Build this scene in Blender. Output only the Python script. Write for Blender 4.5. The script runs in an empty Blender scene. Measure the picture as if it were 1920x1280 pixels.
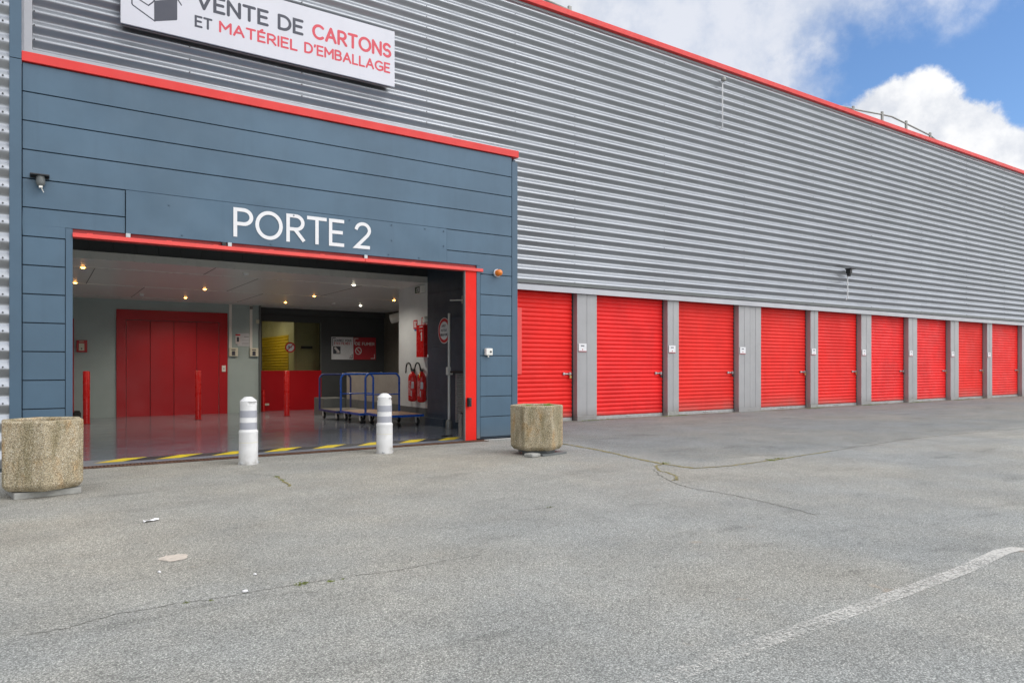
import bpy, bmesh, math, random
from mathutils import Vector, Matrix
random.seed(7)
R = math.radians
S = bpy.context.scene
C = S.collection
# ------------------------------------------------------------ camera, sky, sun, exposure
cd = bpy.data.cameras.new("camera"); cam = bpy.data.objects.new("camera", cd); C.objects.link(cam)
cam.location = (0, 0, 1.2); cam.rotation_euler = (R(90), 0, R(56.3 - 90))
cd.sensor_width = 36; cd.lens = 36 * 1330 / 1920; cd.shift_y = 45 / 1920; cd.clip_end = 3000; cd.clip_start = 0.05
S.camera = cam
S.view_settings.view_transform = 'Standard'; S.view_settings.look = 'None'
S.view_settings.exposure = 0.12; S.view_settings.gamma = 1.0
SUN = Vector((0.45, -0.62, 0.64)).normalized()
sl = bpy.data.lights.new("sun", 'SUN'); sl.energy = 0.6; sl.angle = R(25); sl.color = (1.0, 0.955, 0.9)
sun = bpy.data.objects.new("sun", sl); C.objects.link(sun); sun.location = (0, -10, 20)
sun.rotation_euler = SUN.to_track_quat('Z', 'Y').to_euler()

class NT:
    def __init__(s, tree): s.t = tree; s.n = tree.nodes; s.l = tree.links
    def N(s, typ, **kw):
        n = s.n.new(typ)
        for k, v in kw.items(): setattr(n, k, v)
        return n
    def put(s, sock, v):
        if isinstance(v, bpy.types.NodeSocket): s.l.new(v, sock)
        else:
            try: sock.default_value = v
            except Exception: sock.default_value = tuple(v) + (1,)
    def m(s, op, a, b=0.0, c=None, clamp=False):
        n = s.N('ShaderNodeMath', operation=op); n.use_clamp = clamp
        s.put(n.inputs[0], a); s.put(n.inputs[1], b)
        if c is not None: s.put(n.inputs[2], c)
        return n.outputs[0]
    def ramp(s, v, a, b, o0=0.0, o1=1.0, smooth=True):
        n = s.N('ShaderNodeMapRange'); n.interpolation_type = 'SMOOTHSTEP' if smooth else 'LINEAR'
        s.put(n.inputs[0], v); s.put(n.inputs[1], a); s.put(n.inputs[2], b); s.put(n.inputs[3], o0); s.put(n.inputs[4], o1)
        return n.outputs[0]
    def noise(s, vec, scale, detail=3, rough=0.5, out=0, w=None):
        n = s.N('ShaderNodeTexNoise'); s.put(n.inputs['Scale'], scale); s.put(n.inputs['Detail'], detail); s.put(n.inputs['Roughness'], rough)
        if vec is not None: s.l.new(vec, n.inputs['Vector'])
        return n.outputs[out]
    def voro(s, vec, scale, out='Distance', feature='F1'):
        n = s.N('ShaderNodeTexVoronoi', feature=feature); s.put(n.inputs['Scale'], scale)
        if vec is not None: s.l.new(vec, n.inputs['Vector'])
        return n.outputs[out]
    def mix(s, f, a, b, mode='MIX'):
        n = s.N('ShaderNodeMix', data_type='RGBA', blend_type=mode)
        s.put(n.inputs[0], f); s.put(n.inputs[6], a); s.put(n.inputs[7], b)
        return n.outputs[2]
    def vscale(s, vec, sc):
        n = s.N('ShaderNodeMapping'); s.l.new(vec, n.inputs[0]); n.inputs['Scale'].default_value = sc
        return n.outputs[0]

W = bpy.data.worlds.new("World"); S.world = W; W.use_nodes = True
T = NT(W.node_tree); T.n.clear()
sky = T.N('ShaderNodeTexSky', sky_type='NISHITA'); sky.sun_disc = False
sky.sun_elevation = math.asin(SUN.z); sky.sun_rotation = math.atan2(SUN.x, SUN.y)
sky.altitude = 50; sky.air_density = 1.0; sky.dust_density = 0.6; sky.ozone_density = 2.0
geo = T.N('ShaderNodeTexCoord').outputs['Generated']
nv = T.N('ShaderNodeVectorMath', operation='NORMALIZE'); T.l.new(geo, nv.inputs[0]); D = nv.outputs[0]
def dist(c):
    n = T.N('ShaderNodeVectorMath', operation='DISTANCE'); T.l.new(D, n.inputs[0]); n.inputs[1].default_value = c
    return n.outputs['Value']
def lobes(L):
    out = None
    for c, r in L:
        v = T.m('SUBTRACT', r, dist(c))
        out = v if out is None else T.m('SMOOTH_MAX', out, v, 0.02)
    return out
n1 = T.noise(D, 9, 8, 0.62); n2 = T.noise(D, 30, 6, 0.6); n3 = T.noise(D, 3.2, 7, 0.55)
wob = T.m('ADD', T.m('MULTIPLY', T.m('SUBTRACT', n1, 0.5), 0.10), T.m('MULTIPLY', T.m('SUBTRACT', n2, 0.5), 0.05))
cum = lobes([((0.8201, 0.4951, 0.288), 0.034), ((0.8284, 0.4634, 0.296), 0.040), ((0.8440, 0.4327, 0.294), 0.046), ((0.8607, 0.4064, 0.282), 0.040),
             ((0.879, 0.3806, 0.264), 0.040), ((0.890, 0.372, 0.236), 0.042), ((0.8521, 0.4381, 0.252), 0.07), ((0.8832, 0.3937, 0.215), 0.07),
             ((0.915, 0.33, 0.215), 0.055), ((0.935, 0.28, 0.225), 0.06), ((0.95, 0.2, 0.20), 0.09), ((0.78, 0.58, 0.20), 0.12), ((0.96, 0.05, 0.18), 0.12)])
cumM = T.ramp(T.m('ADD', cum, T.m('MULTIPLY', wob, 0.6)), -0.002, 0.010)
veil = lobes([((0.55, 0.71, 0.45), 0.13), ((0.64, 0.64, 0.42), 0.12), ((0.715, 0.585, 0.40), 0.095), ((0.74, 0.54, 0.415), 0.075), ((0.755, 0.50, 0.44), 0.07),
              ((0.76, 0.545, 0.355), 0.05), ((0.79, 0.455, 0.43), 0.045), ((0.72, 0.60, 0.34), 0.08), ((0.80, 0.40, 0.46), 0.05), ((0.784, 0.52, 0.335), 0.03), ((0.83, 0.37, 0.435), 0.05), ((0.775, 0.50, 0.385), 0.03)])
veilM = T.ramp(T.m('ADD', veil, T.m('MULTIPLY', wob, 1.1)), -0.028, 0.05)
win = T.ramp(dist((0.85, 0.40, 0.36)), 0.30, 0.55)
genM = T.m('MULTIPLY', T.ramp(n3, 0.36, 0.50), win)
mask = T.m('MAXIMUM', T.m('MULTIPLY', veilM, 0.93), T.m('MAXIMUM', cumM, genM), clamp=True)
sd = T.N('ShaderNodeVectorMath', operation='DOT_PRODUCT'); T.l.new(D, sd.inputs[0]); sd.inputs[1].default_value = SUN
dz = T.N('ShaderNodeSeparateXYZ'); T.l.new(D, dz.inputs[0])
glow = T.m('ADD', T.ramp(sd.outputs['Value'], 0.3, 1.0, 0.80, 1.95), T.ramp(dz.outputs[2], 0.45, 0.95, 0.0, 0.95))
shade = T.ramp(T.m('ADD', T.m('MULTIPLY', n1, 0.7), T.m('MULTIPLY', n2, 0.4)), 0.42, 0.66)
ccol = T.mix(shade, (0.84, 0.88, 0.96, 1), (1.16, 1.165, 1.18, 1))
vcol = T.mix(shade, (0.74, 0.81, 0.95, 1), (0.95, 0.98, 1.06, 1))
ccol2 = T.mix(T.m('MAXIMUM', cumM, win), vcol, T.mix(win, ccol, (1.0, 0.99, 0.975, 1)))
bright = T.N('ShaderNodeVectorMath', operation='SCALE'); T.l.new(ccol2, bright.inputs[0]); T.l.new(glow, bright.inputs['Scale'])
skys = T.N('ShaderNodeVectorMath', operation='SCALE'); T.l.new(sky.outputs[0], skys.inputs[0]); skys.inputs['Scale'].default_value = 1.0
tintn = T.N('ShaderNodeVectorMath', operation='MULTIPLY'); T.l.new(skys.outputs[0], tintn.inputs[0]); tintn.inputs[1].default_value = (0.76, 0.93, 1.12); skys = tintn
bgA = T.N('ShaderNodeBackground'); T.l.new(skys.outputs[0], bgA.inputs[0]); bgA.inputs[1].default_value = 0.141
bgB = T.N('ShaderNodeBackground'); T.l.new(bright.outputs[0], bgB.inputs[0]); bgB.inputs[1].default_value = 1.0
mx = T.N('ShaderNodeMixShader'); T.l.new(mask, mx.inputs[0]); T.l.new(bgA.outputs[0], mx.inputs[1]); T.l.new(bgB.outputs[0], mx.inputs[2])
wo = T.N('ShaderNodeOutputWorld'); T.l.new(mx.outputs[0], wo.inputs[0])
S.cycles.max_bounces = 8; S.cycles.diffuse_bounces = 5; S.cycles.glossy_bounces = 4; S.cycles.sample_clamp_indirect = 4

# ------------------------------------------------------------ materials
def mat(name, col, rough=0.5, metal=0.0, var=0.06, vs=3.0, bump=0.0, bs=60.0, spec=0.5, coat=0.0, streak=0.0, emis=None, es=1.0, dirt=None, rv=0.08):
    m = bpy.data.materials.new(name); m.use_nodes = True; t = NT(m.node_tree)
    b = t.n['Principled BSDF']; co = t.N('ShaderNodeTexCoord').outputs['Object']
    gp = t.N('ShaderNodeNewGeometry').outputs['Position']
    col4 = tuple(col) + (1,)
    a = t.noise(gp, vs, 5, 0.6)
    base = t.mix(t.ramp(a, 0.3, 0.7), tuple(c * (1 - var) for c in col) + (1,), tuple(min(1, c * (1 + var)) for c in col) + (1,))
    if streak:
        st = t.noise(t.vscale(gp, (9, 9, 0.5)), 1.0, 4, 0.6)
        base = t.mix(t.m('MULTIPLY', t.ramp(st, 0.5, 0.8), streak), base, tuple(c * 0.55 for c in col) + (1,))
    if dirt:
        dz = t.N('ShaderNodeSeparateXYZ'); t.l.new(gp, dz.inputs[0])
        h = t.ramp(dz.outputs[2], 0.0, dirt, 1, 0)
        base = t.mix(t.m('MULTIPLY', h, t.ramp(a, 0.35, 0.75, 0.15, 0.8)), base, (0.16, 0.145, 0.12, 1))
    t.l.new(base, b.inputs['Base Color'])
    t.put(b.inputs['Roughness'], t.ramp(t.noise(gp, vs * 2.3, 4, 0.6), 0.3, 0.7, max(0.02, rough - rv), min(1, rough + rv)))
    b.inputs['Metallic'].default_value = metal; b.inputs['Specular IOR Level'].default_value = spec
    b.inputs['Coat Weight'].default_value = coat
    if bump:
        bn = t.N('ShaderNodeBump'); bn.inputs['Strength'].default_value = bump; bn.inputs['Distance'].default_value = 0.004
        t.l.new(t.noise(gp, bs, 4, 0.6), bn.inputs['Height']); t.l.new(bn.outputs[0], b.inputs['Normal'])
    if emis:
        b.inputs['Emission Color'].default_value = tuple(emis) + (1,); b.inputs['Emission Strength'].default_value = es
    return m
M = {}
M['silver'] = mat('silver_cladding_paint', (0.375, 0.395, 0.425), 0.44, 0.80, 0.05, 0.6, streak=0.10)
M['silverflat'] = mat('silver_flashing', (0.42, 0.43, 0.46), 0.42, 0.35, 0.04, 1.2)
M['screw'] = mat('dark_screw', (0.07, 0.07, 0.07), 0.5, 0.6)
M['red'] = mat('red_coping_paint', (0.70, 0.032, 0.028), 0.5, 0, 0.05, 2.0)
M['doorred'] = mat('red_roller_door_paint', (0.80, 0.014, 0.010), 0.5, 0, 0.10, 0.8, spec=0.3, streak=0.10, dirt=0.35)
M['jambred'] = mat('bright_red_paint', (0.80, 0.014, 0.006), 0.55, 0, 0.04, spec=0.3)
M['railred'] = mat('red_rail_paint', (0.80, 0.07, 0.06), 0.38, 0, 0.04)
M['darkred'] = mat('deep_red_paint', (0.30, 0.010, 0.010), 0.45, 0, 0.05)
M['blue'] = mat('blue_grey_panel_paint', (0.070, 0.127, 0.187), 0.38, 0.1, 0.08, 1.1, bump=0.5, bs=1.6, streak=0.16, dirt=0.3)
M['bluedark'] = mat('dark_joint', (0.032, 0.05, 0.072), 0.7)
M['bluetrim'] = mat('blue_grey_trim_paint', (0.064, 0.116, 0.172), 0.42, 0.1, 0.07, 1.3, streak=0.1, dirt=0.3)
M['pillar'] = mat('grey_pillar_paint', (0.37, 0.37, 0.38), 0.42, 0.15, 0.05, 1.5, streak=0.16, dirt=0.35)
M['alu'] = mat('weathered_aluminium', (0.42, 0.42, 0.42), 0.45, 0.5, 0.14, 12, bump=0.2)
M['steel'] = mat('galvanised_steel', (0.45, 0.47, 0.48), 0.4, 0.8, 0.1, 20)
M['brass'] = mat('brass_padlock', (0.45, 0.33, 0.12), 0.35, 0.8)
M['black'] = mat('black_plastic', (0.018, 0.018, 0.02), 0.5)
M['rubber'] = mat('black_rubber', (0.02, 0.02, 0.02), 0.8)
M['white'] = mat('white_paint', (0.78, 0.78, 0.80), 0.45, 0, 0.02)
M['signwhite'] = mat('white_sign_face', (0.66, 0.67, 0.73), 0.4, 0, 0.03, 0.8, streak=0.04)
M['ink'] = mat('charcoal_lettering', (0.055, 0.06, 0.085), 0.45, 0, 0.02)
M['pink'] = mat('coral_red_lettering', (0.66, 0.065, 0.095), 0.45, 0, 0.02)
M['plastic'] = mat('white_bollard_plastic', (0.72, 0.72, 0.72), 0.45, 0, 0.07, 9, streak=0.22, dirt=0.22)
M['band'] = mat('grey_reflective_band', (0.40, 0.41, 0.46), 0.35, 0.1, 0.03)
M['beige'] = mat('beige_plastic', (0.70, 0.68, 0.56), 0.5, 0, 0.03)
M['offwhite'] = mat('off_white_plastic', (0.80, 0.79, 0.75), 0.45, 0, 0.03)
M['hallgrey'] = mat('grey_green_wall_paint', (0.40, 0.49, 0.49), 0.5, 0, 0.05, 1.5, bump=0.1, bs=20)
M['halldark'] = mat('charcoal_wall_paint', (0.06, 0.066, 0.07), 0.5, 0, 0.06, 2)
M['halllight'] = mat('pale_grey_wall_paint', (0.66, 0.68, 0.68), 0.55, 0, 0.06, 1.3, bump=0.2, bs=30)
M['hallbrown'] = mat('brown_grey_wall_paint', (0.12, 0.115, 0.095), 0.6, 0, 0.06)
M['skirt'] = mat('dark_grey_plinth_paint', (0.13, 0.14, 0.14), 0.5, 0, 0.08)
M['nightblue'] = mat('dark_blue_wall_board', (0.05, 0.07, 0.095), 0.42, 0, 0.1, 2, streak=0.1)
M['ceil'] = mat('glossy_white_ceiling_panel', (0.80, 0.80, 0.78), 0.33, 0, 0.02, 0.8, rv=0.02)
M['seam'] = mat('ceiling_seam_strip', (0.75, 0.75, 0.72), 0.3, 0, 0.02)
M['seamdark'] = mat('ceiling_joint', (0.12, 0.12, 0.12), 0.6)
M['liftred'] = mat('red_lift_door_paint', (0.46, 0.006, 0.012), 0.34, 0.0, 0.06, 0.8, spec=0.4, rv=0.05)
M['bolred'] = mat('red_post_paint', (0.60, 0.012, 0.012), 0.3, 0, 0.04)
M['glass'] = None
M['cream'] = mat('cream_corridor_panel', (0.55, 0.52, 0.36), 0.4, 0.1, 0.05, 2)
M['yellow'] = mat('yellow_roller_door_paint', (0.62, 0.42, 0.02), 0.35, 0, 0.05)
M['hazyellow'] = mat('yellow_floor_paint', (0.88, 0.66, 0.02), 0.5, 0, 0.12, 6, bump=0.1)
M['hazblack'] = mat('dark_floor_paint', (0.035, 0.038, 0.045), 0.45, 0, 0.3, 8)
M['thresh'] = mat('blue_grey_threshold_paint', (0.19, 0.21, 0.25), 0.4, 0, 0.2, 6)
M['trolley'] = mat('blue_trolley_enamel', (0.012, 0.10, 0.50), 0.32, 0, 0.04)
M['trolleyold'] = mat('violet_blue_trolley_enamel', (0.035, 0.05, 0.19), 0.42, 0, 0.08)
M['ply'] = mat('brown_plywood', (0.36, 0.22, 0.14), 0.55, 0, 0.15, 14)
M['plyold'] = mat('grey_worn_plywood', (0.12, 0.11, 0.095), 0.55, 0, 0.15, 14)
M['extred'] = mat('extinguisher_red', (0.62, 0.015, 0.015), 0.25, 0, 0.03)
M['labelwhite'] = mat('white_label_print', (0.70, 0.66, 0.66), 0.5, 0, 0.1, 60)
M['signred'] = mat('red_sign_print', (0.58, 0.015, 0.025), 0.4, 0, 0.02)
M['dullred'] = mat('dull_red_poster_print', (0.46, 0.035, 0.05), 0.45, 0, 0.03)
M['signyellow'] = mat('yellow_tag', (0.75, 0.50, 0.02), 0.5)
M['exitgreen'] = mat('exit_sign_dark_green', (0.01, 0.06, 0.03), 0.4)
M['bluelabel'] = mat('blue_label', (0.02, 0.12, 0.4), 0.5)
M['slab'] = mat('pale_concrete_slab', (0.32, 0.32, 0.30), 0.85, 0, 0.15, 14, bump=0.5)
M['soil'] = mat('dry_soil', (0.10, 0.08, 0.05), 0.95, 0, 0.4, 25, bump=1.0, bs=90)
M['moss'] = mat('moss_green', (0.17, 0.21, 0.04), 0.9, 0, 0.4, 40)
M['mossdry'] = mat('dry_yellow_moss', (0.22, 0.19, 0.08), 0.95, 0, 0.35, 30, bump=0.8)
M['crack'] = mat('crack_dark', (0.12, 0.115, 0.10), 0.95, 0, 0.4, 30)
M['rust'] = mat('rusty_cast_iron', (0.14, 0.07, 0.045), 0.75, 0.3, 0.35, 30, bump=0.5)
M['hole'] = mat('drain_dark', (0.008, 0.007, 0.006), 0.9)
M['orange'] = mat('orange_beacon_plastic', (0.75, 0.20, 0.015), 0.3, 0, 0.02, coat=0.3)
M['paper'] = mat('white_paper', (0.72, 0.72, 0.74), 0.7)
M['patch'] = mat('beige_filler_patch', (0.50, 0.44, 0.38), 0.85, 0, 0.15, 40, bump=0.5)
M['louvre'] = mat('grey_metal_louvre', (0.30, 0.30, 0.28), 0.5, 0.3, 0.08)
M['rooffelt'] = mat('grey_roof_membrane', (0.25, 0.25, 0.26), 0.9)

def glassmat():
    m = bpy.data.materials.new('window_glass'); m.use_nodes = True; t = NT(m.node_tree); t.n.clear()
    gl = t.N('ShaderNodeBsdfGlossy'); gl.inputs['Roughness'].default_value = 0.02; gl.inputs['Color'].default_value = (0.9, 0.9, 0.9, 1)
    tr = t.N('ShaderNodeBsdfTransparent'); tr.inputs['Color'].default_value = (0.86, 0.88, 0.82, 1)
    fr = t.N('ShaderNodeFresnel'); fr.inputs[0].default_value = 1.5
    mm = t.N('ShaderNodeMixShader'); t.l.new(fr.outputs[0], mm.inputs[0]); t.l.new(tr.outputs[0], mm.inputs[1]); t.l.new(gl.outputs[0], mm.inputs[2])
    o = t.N('ShaderNodeOutputMaterial'); t.l.new(mm.outputs[0], o.inputs[0]); return m
M['glass'] = glassmat()

def emitmat(name, col, st):
    m = bpy.data.materials.new(name); m.use_nodes = True; b = m.node_tree.nodes['Principled BSDF']
    b.inputs['Emission Color'].default_value = tuple(col) + (1,); b.inputs['Emission Strength'].default_value = st
    b.inputs['Base Color'].default_value = tuple(col) + (1,); return m
M['bulbwarm'] = emitmat('warm_bulb', (1.0, 0.42, 0.09), 14)
M['bulbwhite'] = emitmat('white_bulb', (1.0, 0.93, 0.72), 9)
M['tube'] = emitmat('corridor_tube', (1.0, 0.93, 0.72), 5)

def aggregate(name, c1, c2, c3, scale, rough=0.85, bump=0.8, big=True, stains=None, hor=True):
    m = bpy.data.materials.new(name); m.use_nodes = True; t = NT(m.node_tree); b = t.n['Principled BSDF']
    gp = t.N('ShaderNodeNewGeometry').outputs['Position']
    cell = t.voro(gp, scale, 'Color'); sep = t.N('ShaderNodeSeparateColor'); t.l.new(cell, sep.inputs[0])
    dd = t.voro(gp, scale, 'Distance')
    fine = t.noise(gp, scale * 0.55, 3, 0.7)
    v = t.m('ADD', t.m('MULTIPLY', sep.outputs[0], 0.62), t.m('MULTIPLY', fine, 0.42))
    base = t.mix(t.ramp(v, 0.18, 0.62), c1, c2)
    base = t.mix(t.ramp(sep.outputs[1], 0.90, 0.96), base, c3)
    base = t.mix(t.ramp(dd, 0.42, 0.62, 0, 0.55), base, tuple(x * 0.4 for x in c1[:3]) + (1,))
    if big:
        b1 = t.noise(gp, 0.30, 5, 0.6); b2 = t.noise(gp, 1.4, 5, 0.65)
        base = t.mix(t.ramp(b1, 0.35, 0.68, 0.0, 0.42), base, (0.33, 0.30, 0.255, 1), 'MULTIPLY') if False else base
        tint = t.mix(t.ramp(b1, 0.36, 0.66), (0.92, 0.94, 0.97, 1), (1.04, 1.0, 0.95, 1))
        base = t.mix(1.0, base, tint, 'MULTIPLY')
        tint2 = t.mix(t.ramp(b2, 0.3, 0.72), (0.86, 0.86, 0.86, 1), (1.06, 1.06, 1.06, 1))
        base = t.mix(1.0, base, tint2, 'MULTIPLY')
    if stains: base = stains(t, gp, base)
    t.l.new(base, b.inputs['Base Color']); b.inputs['Roughness'].default_value = rough; b.inputs['Specular IOR Level'].default_value = 0.3
    bn = t.N('ShaderNodeBump'); bn.inputs['Strength'].default_value = bump; bn.inputs['Distance'].default_value = 0.003
    hh = t.m('SUBTRACT', t.m('ADD', t.m('MULTIPLY', sep.outputs[2], 0.5), t.m('MULTIPLY', fine, 0.5)), t.m('MULTIPLY', dd, 0.8))
    t.l.new(hh, bn.inputs['Height']); t.l.new(bn.outputs[0], b.inputs['Normal'])
    return m
def asph_stains(t, gp, base):
    sp = t.N('ShaderNodeSeparateXYZ'); t.l.new(gp, sp.inputs[0]); X, Y = sp.outputs[0], sp.outputs[1]
    wobn = t.m('MULTIPLY', t.m('SUBTRACT', t.noise(gp, 0.8, 4, 0.6), 0.5), 2.0)
    # darker, finer newer asphalt beside the doors (right of the crack line)
    wz = t.m('MULTIPLY', t.ramp(t.m('ADD', X, wobn), 7.0, 4.0), t.ramp(t.m('ADD', Y, wobn), 3.0, 6.5))
    base = t.mix(wz, base, (1.16, 1.10, 1.03, 1), 'MULTIPLY')
    a = t.m('MULTIPLY', t.ramp(t.m('ADD', Y, t.m('MULTIPLY', wobn, 0.3)), 5.9, 6.3), t.ramp(X, 6.4, 7.2))
    base = t.mix(t.m('MULTIPLY', a, 0.85), base, (0.74, 0.76, 0.78, 1), 'MULTIPLY')
    sk = t.noise(t.vscale(gp, (0.35, 3.0, 1)), 1.0, 5, 0.65)
    b2 = t.m('MULTIPLY', t.ramp(sk, 0.52, 0.72), t.ramp(Y, 7.0, 10.5))
    base = t.mix(t.m('MULTIPLY', b2, 0.5), base, (0.50, 0.50, 0.51, 1), 'MULTIPLY')
    # dark wheel scuffs further out
    sk2 = t.noise(t.vscale(gp, (0.5, 1.6, 1)), 1.3, 5, 0.65)
    base = t.mix(t.m('MULTIPLY', t.ramp(sk2, 0.56, 0.72), 0.7), base, (0.62, 0.62, 0.62, 1), 'MULTIPLY')
    # rusty spots
    sp2 = t.noise(gp, 3.1, 3, 0.5)
    base = t.mix(t.m('MULTIPLY', t.ramp(sp2, 0.70, 0.76), 0.25), base, (0.36, 0.25, 0.16, 1))
    # damp algae by the building foot
    ft = t.m('MULTIPLY', t.ramp(Y, 11.55, 12.05), t.ramp(t.noise(gp, 4, 4, 0.7), 0.35, 0.65))
    base = t.mix(t.m('MULTIPLY', ft, 0.6), base, (0.14, 0.125, 0.06, 1))
    return base
M['asphalt'] = aggregate('worn_asphalt', (0.205, 0.212, 0.203, 1), (0.395, 0.405, 0.385, 1), (0.58, 0.58, 0.55, 1), 150, stains=asph_stains)
def plant_stains(t, gp, base):
    st = t.noise(t.vscale(gp, (7, 7, 1.6)), 1.0, 5, 0.65)
    base = t.mix(t.ramp(st, 0.42, 0.70, 0, 0.75), base, (0.48, 0.48, 0.38, 1), 'MULTIPLY')
    st2 = t.noise(t.vscale(gp, (5, 5, 2.5)), 1.7, 4, 0.6)
    return t.mix(t.ramp(st2, 0.5, 0.75, 0, 0.7), base, (1.0, 0.72, 0.42, 1), 'MULTIPLY')
M['washed'] = aggregate('exposed_aggregate_concrete', (0.27, 0.22, 0.14, 1), (0.60, 0.51, 0.36, 1), (0.78, 0.74, 0.62, 1), 150, bump=0.7, big=False, stains=plant_stains)

def floormat():
    m = bpy.data.materials.new('grey_epoxy_floor'); m.use_nodes = True; t = NT(m.node_tree); b = t.n['Principled BSDF']
    gp = t.N('ShaderNodeNewGeometry').outputs['Position']
    a = t.noise(gp, 0.9, 6, 0.65); c = t.noise(t.vscale(gp, (1.0, 4, 1)), 2.5, 5, 0.7)
    base = t.mix(t.ramp(a, 0.3, 0.7), (0.17, 0.19, 0.225, 1), (0.25, 0.275, 0.32, 1))
    base = t.mix(t.ramp(c, 0.55, 0.75, 0, 0.5), base, (0.38, 0.38, 0.39, 1))
    t.l.new(base, b.inputs['Base Color'])
    t.l.new(t.ramp(c, 0.3, 0.75, 0.09, 0.24), b.inputs['Roughness'])
    bn = t.N('ShaderNodeBump'); bn.inputs['Strength'].default_value = 0.05; bn.inputs['Distance'].default_value = 0.004
    t.l.new(t.noise(gp, 9, 4, 0.6), bn.inputs['Height']); t.l.new(bn.outputs[0], b.inputs['Normal'])
    b.inputs['Coat Weight'].default_value = 0.1; b.inputs['Coat Roughness'].default_value = 0.08
    return m
M['epoxy'] = floormat()
def linemat():
    m = bpy.data.materials.new('worn_white_line'); m.use_nodes = True; t = NT(m.node_tree); b = t.n['Principled BSDF']
    gp = t.N('ShaderNodeNewGeometry').outputs['Position']
    sp = t.N('ShaderNodeSeparateXYZ'); t.l.new(gp, sp.inputs[0])
    fade = t.ramp(sp.outputs[0], 1.8, 5.2, 0.53, 0.33, smooth=False)
    big = t.noise(gp, 2.2, 4, 0.6); fine = t.noise(gp, 85, 3, 0.7); cell = t.voro(gp, 95, 'Color'); sc = t.N('ShaderNodeSeparateColor'); t.l.new(cell, sc.inputs[0])
    v = t.m('ADD', t.m('MULTIPLY', fine, 0.45), t.m('ADD', t.m('MULTIPLY', big, 0.45), t.m('MULTIPLY', sc.outputs[0], 0.22)))
    al = t.ramp(t.m('SUBTRACT', v, fade), -0.02, 0.30)
    b.inputs['Base Color'].default_value = (0.62, 0.61, 0.58, 1); b.inputs['Roughness'].default_value = 0.8
    t.l.new(t.m('MULTIPLY', al, 0.72), b.inputs['Alpha']); return m
M['line'] = linemat()

# ------------------------------------------------------------ mesh helpers
def wloc(o):
    v = Vector((0, 0, 0))
    while o is not None: v += o.location; o = o.parent
    return v
class MB:
    def __init__(s): s.v = []; s.f = []; s.sm = []
    def add(s, vs, fs, smooth=False):
        k = len(s.v); s.v += [tuple(v) for v in vs]; s.f += [tuple(i + k for i in f) for f in fs]; s.sm += [smooth] * len(fs); return s
    def box(s, x0, x1, y0, y1, z0, z1, M4=None):
        vs = [(x, y, z) for z in (z0, z1) for y in (y0, y1) for x in (x0, x1)]
        if M4: vs = [tuple(M4 @ Vector(v)) for v in vs]
        return s.add(vs, [(0, 2, 3, 1), (4, 5, 7, 6), (0, 1, 5, 4), (2, 6, 7, 3), (0, 4, 6, 2), (1, 3, 7, 5)])
    def tube(s, pts, r, n=10, caps=True):
        pts = [Vector(p) for p in pts]; rings = []
        prev = None
        for i, p in enumerate(pts):
            d = (pts[min(i + 1, len(pts) - 1)] - pts[max(i - 1, 0)]).normalized()
            if prev is None:
                a = Vector((0, 0, 1)) if abs(d.z) < 0.9 else Vector((1, 0, 0)); u = d.cross(a).normalized()
            else: u = (prev - d * prev.dot(d)).normalized()
            prev = u; w = d.cross(u)
            rr = r[i] if isinstance(r, (list, tuple)) else r
            rings.append([p + (u * math.cos(2 * math.pi * k / n) + w * math.sin(2 * math.pi * k / n)) * rr for k in range(n)])
        vs = [tuple(v) for g in rings for v in g]; fs = []
        for i in range(len(rings) - 1):
            for k in range(n): fs.append((i * n + k, i * n + (k + 1) % n, (i + 1) * n + (k + 1) % n, (i + 1) * n + k))
        s.add(vs, fs, True)
        if caps:
            s.add(rings[0], [tuple(reversed(range(n)))]); s.add(rings[-1], [tuple(range(n))])
        return s
    def lathe(s, prof, c=(0, 0, 0), n=32, axis='z', rad=None, smooth=True, capb=True, capt=True):
        vs = []
        for (r, h) in prof:
            for k in range(n):
                a = 2 * math.pi * k / n; rr = r * (rad(a, h) if rad else 1)
                x, y = rr * math.cos(a), rr * math.sin(a)
                p = {'z': (x, y, h), 'y': (x, h, y), 'x': (h, x, y)}[axis]
                vs.append((p[0] + c[0], p[1] + c[1], p[2] + c[2]))
        fs = []
        for i in range(len(prof) - 1):
            for k in range(n): fs.append((i * n + k, i * n + (k + 1) % n, (i + 1) * n + (k + 1) % n, (i + 1) * n + k))
        s.add(vs, fs, smooth)
        if capb: s.add(vs[:n], [tuple(reversed(range(n)))])
        if capt: s.add(vs[-n:], [tuple(range(n))])
        return s
    def prism(s, poly, z0, z1, z2d=None):
        n = len(poly); vs = [(x, y, z0) for x, y in poly] + [(x, y, z1) for x, y in (z2d or poly)]
        fs = [tuple(reversed(range(n))), tuple(range(n, 2 * n))] + [(i, (i + 1) % n, n + (i + 1) % n, n + i) for i in range(n)]
        return s.add(vs, fs)
    def build(s, name, m, parent=None, bevel=0, seg=2, auto=None):
        me = bpy.data.meshes.new(name)
        o = bpy.data.objects.new(name, me); C.objects.link(o)
        off = Vector((0, 0, 0))
        if parent is not None: o.parent = parent; off = wloc(parent)
        me.from_pydata([(v[0] - off.x, v[1] - off.y, v[2] - off.z) for v in s.v], [], s.f)
        me.polygons.foreach_set('use_smooth', s.sm)
        bm = bmesh.new(); bm.from_mesh(me)
        if any(s.sm) and not all(s.sm) or not any(s.sm): bmesh.ops.remove_doubles(bm, verts=bm.verts, dist=1e-5) if bevel else None
        bmesh.ops.recalc_face_normals(bm, faces=bm.faces) if bevel else None
        bm.to_mesh(me); bm.free()
        me.materials.append(m); me.update()
        if bevel:
            bv = o.modifiers.new('bevel', 'BEVEL'); bv.width = bevel; bv.segments = seg; bv.limit_method = 'ANGLE'; bv.angle_limit = R(35)
            bv.harden_normals = False
        return o
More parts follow.
